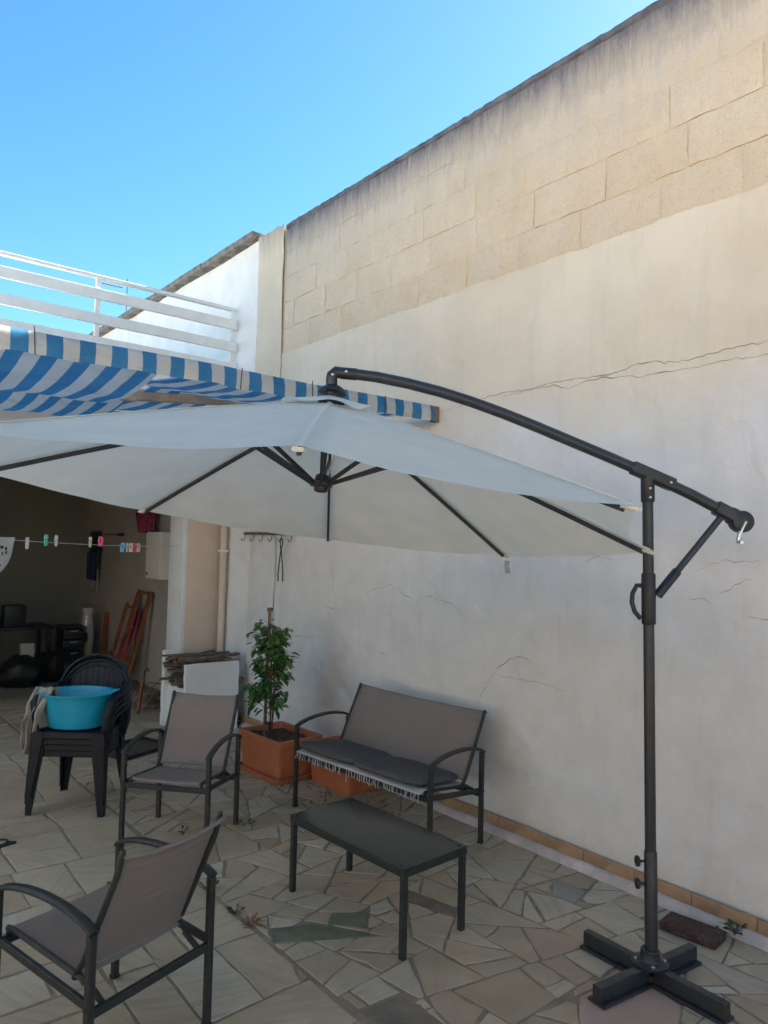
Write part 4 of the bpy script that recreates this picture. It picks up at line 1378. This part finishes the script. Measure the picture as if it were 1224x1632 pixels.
hz = MB()
hz.tube([(0.06 * cos(a) * (1 + .06 * sin(3 * a)), 0.05 * sin(a), 0.006) for a in [i * 2 * pi / 28 for i in range(27)]] + [(0.09, -0.06, 0.006), (-0.2, -0.12, 0.006)], 0.006, 6)
tag(hz.build('cable_loop', 'plastic_blk', None, loc=(1.10, 4.95, 0)), 'loop of thin dark cable on the paving at the left edge', 'cable')

# ================================================================== BY THE PIER: slabs and firewood
sb = MB(); sb.grid(lambda u, v: (0, 0, 0), 1, 1)
def slab(name, c, s, label, mat_='white_paint', rz=0.0, rx=0.0):
    mb = MB()
    nx, nzv = 10, 10
    hx, hy, hz_ = s[0] / 2, s[1] / 2, s[2]
    rings = []
    for k in range(nzv + 1):
        z = hz_ * k / nzv
        row = []
        for (x, y) in [(-hx, -hy), (-hx / 2, -hy), (0, -hy), (hx / 2, -hy), (hx, -hy), (hx, hy), (hx / 2, hy), (0, hy), (-hx / 2, hy), (-hx, hy)]:
            row.append(Vector((x + 0.008 * nz((z * 7, x, y), 3.0) * (1 if abs(x) == hx else 0), y + 0.002 * nz((z * 7, x * 5, y), 2.0), z + (0.010 * nz((x * 9, y, 2), 2.0) if k == nzv else 0))))
        rings.append(row)
    mb.loft(rings)
    o = mb.build(name, mat_, None, smooth=30, loc=c)
    o.rotation_euler = (rx, 0, rz)
    return tag(o, label, 'stone slab')
slab('stone_slab', (3.33, 6.66, 0), (0.56, 0.05, 0.665), 'broad white slab standing upright in front of the firewood')
slab('stone_slab', (3.10, 7.17, 0), (0.10, 0.07, 0.74), 'narrow white slab standing at the left end of the firewood')
slab('stone_slab', (3.40, 7.17, 0), (0.44, 0.06, 0.60), 'grey slab standing behind the firewood by the pier', 'grey_metal')
wr = random.Random(5)
n = 0
for lay, z in enumerate((0.45, 0.485, 0.52, 0.60, 0.635, 0.665, 0.695, 0.715)):
    for j in range(3):
        L_ = wr.uniform(0.45, 0.78)
        x0 = wr.uniform(2.92, 3.08)
        y0 = 6.72 + 0.14 * j + wr.uniform(0, 0.06)
        mb = MB()
        w_ = wr.uniform(0.03, 0.075); h_ = wr.uniform(0.014, 0.03)
        pts = [(x0, y0, z), (x0 + L_ * 0.5, y0 + wr.gauss(0, .02), z + wr.gauss(0, .006)), (min(3.68, x0 + L_), y0 + wr.gauss(0, .04), z + wr.gauss(0, .012))]
        mb.bar(pts, w_, h_, 0.2)
        o = mb.build('firewood_plank', 'wood', None, smooth=30)
        tag(o, 'weathered split board in the firewood pile beside the pier', 'plank', 'firewood boards')
# supports hidden between the slabs
mb = MB()
for (x, y) in ((3.14, 6.95), (3.60, 6.95)):
    mb.box((x, y, 0.21), (0.10, 0.42, 0.42))
tag(mb.build('plinth', 'white_plaster', None, bevel=0.006), 'rough white plinth carrying the firewood boards', 'plinth')

# ================================================================== VERANDA CONTENTS
# hook rail and tongs on the wall
hk = thing('hook_rail', 'dark rail with six metal hooks on the white wall', 'hook rail', (3.75, 6.35, 1.93))
MB().box((-0.018, 0, 0.01), (0.022, 0.98, 0.028)).build('rail', 'wood', hk, bevel=0.004)
for k in range(6):
    y = 0.45 - 0.18 * k
    MB().tube([(-0.03, y, 0.0), (-0.036, y, -0.045), (-0.05, y, -0.068), (-0.068, y, -0.06), (-0.072, y, -0.04)], 0.0045, 6, upv=(0, 1, 0)).build('hook', 'iron', hk)
tg = thing('fire_tongs', 'long dark iron fire tongs hanging from a hook', 'tongs', (3.68, 6.02, 1.49))
for s in (-1, 1):
    MB().tube([(0, s * 0.022, 0.385), (0, s * 0.020, 0.34), (0, s * 0.004, 0.30), (0, s * 0.045, 0.06), (0, s * 0.035, 0.03), (0, s * 0.048, 0.0)], 0.006, 6, upv=(1, 0, 0)).build('tong_arm', 'iron', tg)
MB().tube([(0, 0.022 * cos(a), 0.385 + 0.02 * sin(a)) for a in [pi * i / 8 for i in range(9)]], 0.006, 6, upv=(1, 0, 0)).build('bow', 'iron', tg)

# cabinet, brooms and the pink dustpan on the side wall
cb = thing('wall_cabinet', 'pale grey metal cabinet on the veranda side wall', 'cabinet', (3.755, 8.82, 1.37))
MB().box((-0.09, 0, 0.29), (0.18, 0.46, 0.58)).build('cabinet_body', 'white_plaster', cb, bevel=0.006)
MB().box((-0.186, 0, 0.29), (0.010, 0.44, 0.56)).build('cabinet_door', 'white_plaster', cb, bevel=0.003)
MB().box((-0.195, 0.16, 0.06), (0.012, 0.018, 0.04)).build('lock', 'iron', cb, bevel=0.002)
for k, (dy, lab) in enumerate(((9.16, 'silver broom handle hanging beside the cabinet'), (9.26, 'second silver handle hanging left of the cabinet'), (8.98, 'short silver handle above the cabinet corner'))):
    b_ = thing('broom', lab, 'broom', (3.60 if k == 2 else 3.66, dy, 1.35 if k < 2 else 1.97))
    hh = 0.72 if k < 2 else 0.20
    MB().tube([(0, -0.06, 0.0), (0, 0.06, hh)], 0.010, 8, upv=(1, 0, 0)).build('handle', 'chrome', b_)
    MB().box((0, 0.07, hh + 0.03), (0.03, 0.05, 0.09)).build('broom_head', 'plastic_blk', b_, bevel=0.006)
mb = MB()
mb.grid(lambda u, v: (0.03 * sin(u * 7) * v, (u - .5) * 0.62 * (1 - 0.15 * v), -0.26 * v), 14, 8)
tag(mb.build('hanging_cloth', 'magenta', None, smooth=60, solid=0.02, loc=(3.60, 9.20, 2.20)), 'magenta cloth hung above the grey wall cabinet', 'cloth')
rd = thing('hanging_brush', 'thin dark brush sticking out of the veranda wall', 'brush', (3.60, 10.28, 1.915))
MB().tube([(0, 0.4, 0.0), (0, -0.15, 0)], 0.008, 8).build('handle', 'iron', rd)
MB().bar([(0, -0.15, 0), (0, -0.30, 0)], 0.04, 0.04, 0.3).build('bristles', 'plastic_blk', rd)
ib = thing('ironing_board', 'dark ironing board with a blue cover hanging in the veranda corner', 'ironing board', (3.66, 11.25, 1.08))
mb = MB(); mb.loft([[Vector((-0.03 + 0.06 * s, y, z)) for (y, z) in ((-0.16, 0.35), (-0.19, 0.6), (-0.16, 0.88), (0.16, 0.88), (0.20, 0.6), (0.17, 0.35), (0.12, 0.15), (-0.1, 0.15))] for s in (0, 1)])
mb.build('board', 'plastic_blk', ib, bevel=0.006)
MB().box((-0.045, 0.04, 0.36), (0.03, 0.30, 0.40)).build('blue_cover', 'navy_cloth', ib, bevel=0.01)
for s in (-1, 1):
    MB().tube([(0, s * 0.10 - 0.05, 0.0), (0.0, s * 0.09 - 0.05, 0.5)], 0.011, 8, upv=(1, 0, 0)).build('leg', 'grey_metal', ib)
MB().tube([(0, -0.15, 0.0), (0, 0.05, 0.0)], 0.011, 8).build('cross_leg', 'grey_metal', ib)

# folded deck chair leaning on the side wall
dc = thing('folded_deck_chair', 'folded orange wooden deck chair leaning on the veranda wall', 'deck chair', (3.40, 9.36, 0))
for s in (-1, 1):
    MB().bar([(0.0, s * 0.24 + 0.02, 0.0), (0.26, s * 0.19 - 0.10, 1.20)], 0.07, 0.032, 0.12, upv=(1, 0, .2)).build('outer_rail', 'orange_wood', dc)
    MB().bar([(-0.06, s * 0.20 + 0.16, 0.0), (0.17, s * 0.16 + 0.10, 1.02)], 0.06, 0.03, 0.12, upv=(1, 0, .2)).build('inner_rail', 'orange_wood', dc)
for (p, q) in (((0.25, -0.29, 1.17), (0.25, 0.09, 1.17)), ((0.155, -0.06, 0.98), (0.155, 0.26, 0.98)), ((0.05, -0.24, 0.35), (0.05, 0.24, 0.35)), ((0.02, -0.24, 0.12), (0.02, 0.30, 0.12))):
    MB().bar([p, q], 0.04, 0.026, 0.12).build('cross_rail', 'orange_wood', dc)
MB().tube([(-0.02, 0.42, 0.33), (0.12, -0.10, 0.75)], 0.008, 6).build('prop_rod', 'chrome', dc)
mb = MB(); mb.grid(lambda u, v: (0.20 - 0.18 * v + 0.02 * sin(v * 6), 0.05 + (u - .5) * 0.3, 0.95 - 0.75 * v), 8, 16)
mb.build('canvas', 'magenta', dc, smooth=60, solid=0.004)

wp = thing('rolled_parasol', 'rolled white parasol standing in the veranda corner', 'parasol', (3.46, 10.85, 0))
mb = MB(); mb.lathe([(0.02, 0.05), (0.07, 0.12), (0.095, 0.4), (0.085, 0.62), (0.06, 0.76), (0.03, 0.78)], 18); mb.build('rolled_cover', 'white_cloth', wp, smooth=60)
mb = MB(); mb.lathe([(0.05, 0.76), (0.075, 0.765), (0.08, 0.83), (0.075, 0.86), (0.03, 0.865)], 18); mb.build('cap', 'paper', wp)
bl_ = thing('telescopic_pole', 'black and brass telescopic pole leaning in front of the rolled parasol', 'pole', (3.38, 10.6, 0))
MB().tube([(0, 0, 0), (0.03, 0.12, 0.42)], 0.014, 8).build('lower_tube', 'yellow', bl_)
MB().tube([(0.028, 0.115, 0.40), (0.034, 0.14, 0.52)], 0.022, 8).build('clamp', 'plastic_blk', bl_)
MB().tube([(0.034, 0.14, 0.51), (0.045, 0.2, 0.76)], 0.010, 8).build('upper_tube', 'chrome', bl_)
ob = MB().bar([(3.60, 10.65, 0.0), (3.70, 10.75, 0.80)], 0.10, 0.022, 0.1, upv=(1, 0.3, 0)).build('orange_board', 'orange_wood', None)
tag(ob, 'orange wooden board upright beside the rolled parasol', 'board')

# dark furniture at the back
dt = thing('back_table', 'dark table against the veranda back wall', 'table', (2.35, 11.1, 0))
MB().box((0, 0, 0.61), (1.30, 0.60, 0.04)).build('table_top', 'plastic_blk', dt, bevel=0.006)
for sx in (-1, 1):
    for sy in (-1, 1):
        MB().bar([(sx * 0.60, sy * 0.25, 0), (sx * 0.60, sy * 0.25, 0.595)], 0.05, 0.05, upv=(0, 1, 0)).build('leg', 'plastic_blk', dt)
bx = MB().box((0, 0, 0.145), (0.28, 0.24, 0.29)).build('black_case', 'plastic_blk', None, bevel=0.02, loc=(2.52, 11.0, 0.63))
tag(bx, 'black case standing on the table at the back', 'case')
dr = thing('drawer_unit', 'dark plastic drawer unit beside the back table', 'drawers', (3.20, 10.75, 0))
for k in range(4):
    MB().box((0, -0.005, 0.08 + 0.15 * k), (0.28, 0.35, 0.135)).build('drawer', 'plastic_blk', dr, bevel=0.01)
    MB().box((0, -0.185, 0.12 + 0.15 * k), (0.10, 0.012, 0.015)).build('drawer_handle', 'grey_metal', dr, bevel=0.002)
MB().box((0, 0, 0.625), (0.32, 0.38, 0.02)).build('unit_top', 'plastic_blk', dr, bevel=0.004)
cbx = MB().box((0, 0, 0.10), (0.16, 0.10, 0.20)).build('white_carton', 'paper', None, bevel=0.003, loc=(2.60, 10.55, 0.25))
tag(cbx, 'small white carton on the olive sack', 'carton')
def blob(name, mat_, c, s, label, cat, seed):
    mb = MB()
    rings = []
    for i in range(1, 14):
        th_ = pi * i / 14
        row = []
        for k in range(24):
            a = 2 * pi * k / 24
            d = Vector((sin(th_) * cos(a), sin(th_) * sin(a), -cos(th_)))
            r = 1 + 0.28 * nz(d, 1.9, seed) + 0.14 * nz(d, 5, seed + 4)
            row.append(Vector((d.x * s[0] * r, d.y * s[1] * r, max(-s[2] * 0.8, d.z * s[2] * r) + s[2] * 0.8)))
        rings.append(row)
    mb.loft(rings)
    return tag(mb.build(name, mat_, None, smooth=40, loc=c), label, cat)
blob('bin_bag', 'bag', (2.40, 9.95, 0), (0.26, 0.24, 0.20), 'shiny black bin bag on the floor at the left edge', 'bag', 1.0)
blob('bin_bag', 'bag', (2.86, 10.15, 0), (0.24, 0.22, 0.22), 'black bin bag on the floor behind the plastic chairs', 'bag', 6.0)
blob('olive_sack', 'olive', (2.62, 10.55, 0), (0.30, 0.2, 0.165), 'olive sack lying under the table in the veranda', 'sack', 9.0)

# saw-like orange tool and netting near the slabs
ot = thing('orange_spade', 'orange handled tool propped beside the white slabs', 'tool', (3.02, 7.72, 0))
MB().bar([(0.0, 0.0, 0.02), (0.10, 0.14, 0.34)], 0.055, 0.03, 0.25, upv=(1, -1, 0)).build('blade', 'orange_wood', ot)
MB().tube([(0.10, 0.14, 0.32), (0.125, 0.17, 0.42), (0.15, 0.16, 0.45), (0.16, 0.14, 0.42)], 0.010, 8).build('hook_handle', 'iron', ot)
nr = random.Random(3)
mb = MB()
for i in range(46):
    p = Vector((nr.gauss(0, .09), nr.gauss(0, .10), abs(nr.gauss(0.08, .07)) + 0.01))
    q = p + Vector((nr.gauss(0, .1), nr.gauss(0, .1), nr.gauss(0, .05)))
    q.z = max(0.008, q.z)
    mid = (p + q) / 2 + Vector((nr.gauss(0, .03), nr.gauss(0, .03), nr.uniform(0, .04)))
    mb.tube([p, mid, q], nr.uniform(0.003, 0.008), 5)
tag(mb.build('twig_heap', 'wood', None, loc=(3.28, 7.95, 0)), 'tangled heap of dark twigs on the floor by the orange tool', 'twigs', kind='stuff')
mt = thing('metal_tray', 'dark flat tray frame lying on the paving behind the armchair', 'tray', (2.50, 6.45, 0), radians(20))
for (p, q) in (((-.26, -.2, .02), (.26, -.2, .02)), ((.26, -.2, .02), (.26, .2, .02)), ((.26, .2, .02), (-.26, .2, .02)), ((-.26, .2, .02), (-.26, -.2, .02))):
    MB().bar([p, q], 0.025, 0.036, 0.15).build('tray_edge', 'plastic_blk', mt)
MB().box((0, 0, 0.008), (0.50, 0.38, 0.008)).build('tray_floor', 'iron', mt)

# ================================================================== CLOTHES LINE
def linep(f): return Vector((0.55, 4.80, 1.868)).lerp(Vector((3.27, 7.38, 1.795)), f) + Vector((0, 0, -0.03 * 4 * f * (1 - f)))
mb = MB(); mb.tube([linep(i / 30) for i in range(31)], 0.0022, 5)
tag(mb.build('clothes_line', 'line', None), 'thin pale clothes line stretched to the veranda pier', 'clothes line')
def peg(f, mat_, label, lean=0.0, upw=0.0, big_=1.0):
    p = linep(f)
    t = thing('clothes_peg', label, 'clothes peg', p, radians(-39), 'pegs on the clothes line')
    for s in (-1, 1):
        MB().bar([(s * 0.004 * big_ + lean, 0, -0.055 + upw), (s * 0.007 * big_ + lean * .3, 0, 0.0 + upw), (s * 0.005, 0, 0.025 + upw)], 0.010 * big_, 0.014, 0.2, upv=(0, 1, 0)).build('peg_half', mat_, t)
    MB().tube([(-0.012, -0.009, upw), (0.012, -0.009, upw)], 0.003, 6).build('spring', 'chrome', t)
peg(0.29, 'peg_white', 'clear peg on the line nearest the hanging white cloth', 0, .0)
peg(0.35, 'peg_green', 'sea-green peg standing on the clothes line', 0, .03, 1.3)
peg(0.385, 'peg_white', 'clear peg right of the sea-green one', 0, .03)
peg(0.515, 'peg_white', 'pale peg left of the lone pink peg', 0, .035)
peg(0.56, 'pink', 'lone pink peg in the middle of the clothes line', 0, .045, 2.0)
peg(0.665, 'peg_blue', 'pale blue peg at the left of the peg cluster', -.01, 0, 1.8)
peg(0.685, 'peg_white', 'clear peg beside the pale blue one', 0, 0)
peg(0.705, 'peg_cream', 'cream peg left of the pink peg in the cluster', 0, 0, 1.6)
peg(0.722, 'pink', 'pink peg in the cluster before the cabinet', 0, 0, 2.2)
peg(0.745, 'peg_cream', 'rightmost cream peg of the cluster', 0, 0, 1.5)
hc = thing('hanging_towel', 'white towel with black print hanging on the line at the left edge', 'towel', (1.165, 5.383, 1.845), radians(43.5))
mb = MB()
def tow(u, v):
    x = -0.40 + 0.48 * u
    bot = -0.30 * sqrt(max(0.0, 1 - max(0.0, (u - 0.25) / 0.75) ** 2.6)) - 0.005
    return (x, 0.012 * sin(u * 11) * v + 0.006 * sin(v * 5 + u * 3), bot * v)
mb.grid(tow, 40, 16)
mb.build('towel_cloth', 'white_cloth', hc, smooth=70, solid=0.004)
ink = random.Random(2)
for i in range(16):
    u, v = ink.uniform(0.5, 0.86), ink.uniform(0.15, 0.8)
    p = Vector(tow(u, v))
    mb = MB()
    r = ink.uniform(0.004, 0.014)
    for s in (-1, 1):
        pts = [p + Vector((r * cos(a) * (0.6 + .5 * ink.random()), s * 0.0035, r * sin(a))) for a in [2 * pi * k / 7 for k in range(7)]]
        mb._add(pts, [tuple(range(7))])
    mb.build('print_mark', 'ink', hc, smooth=0)
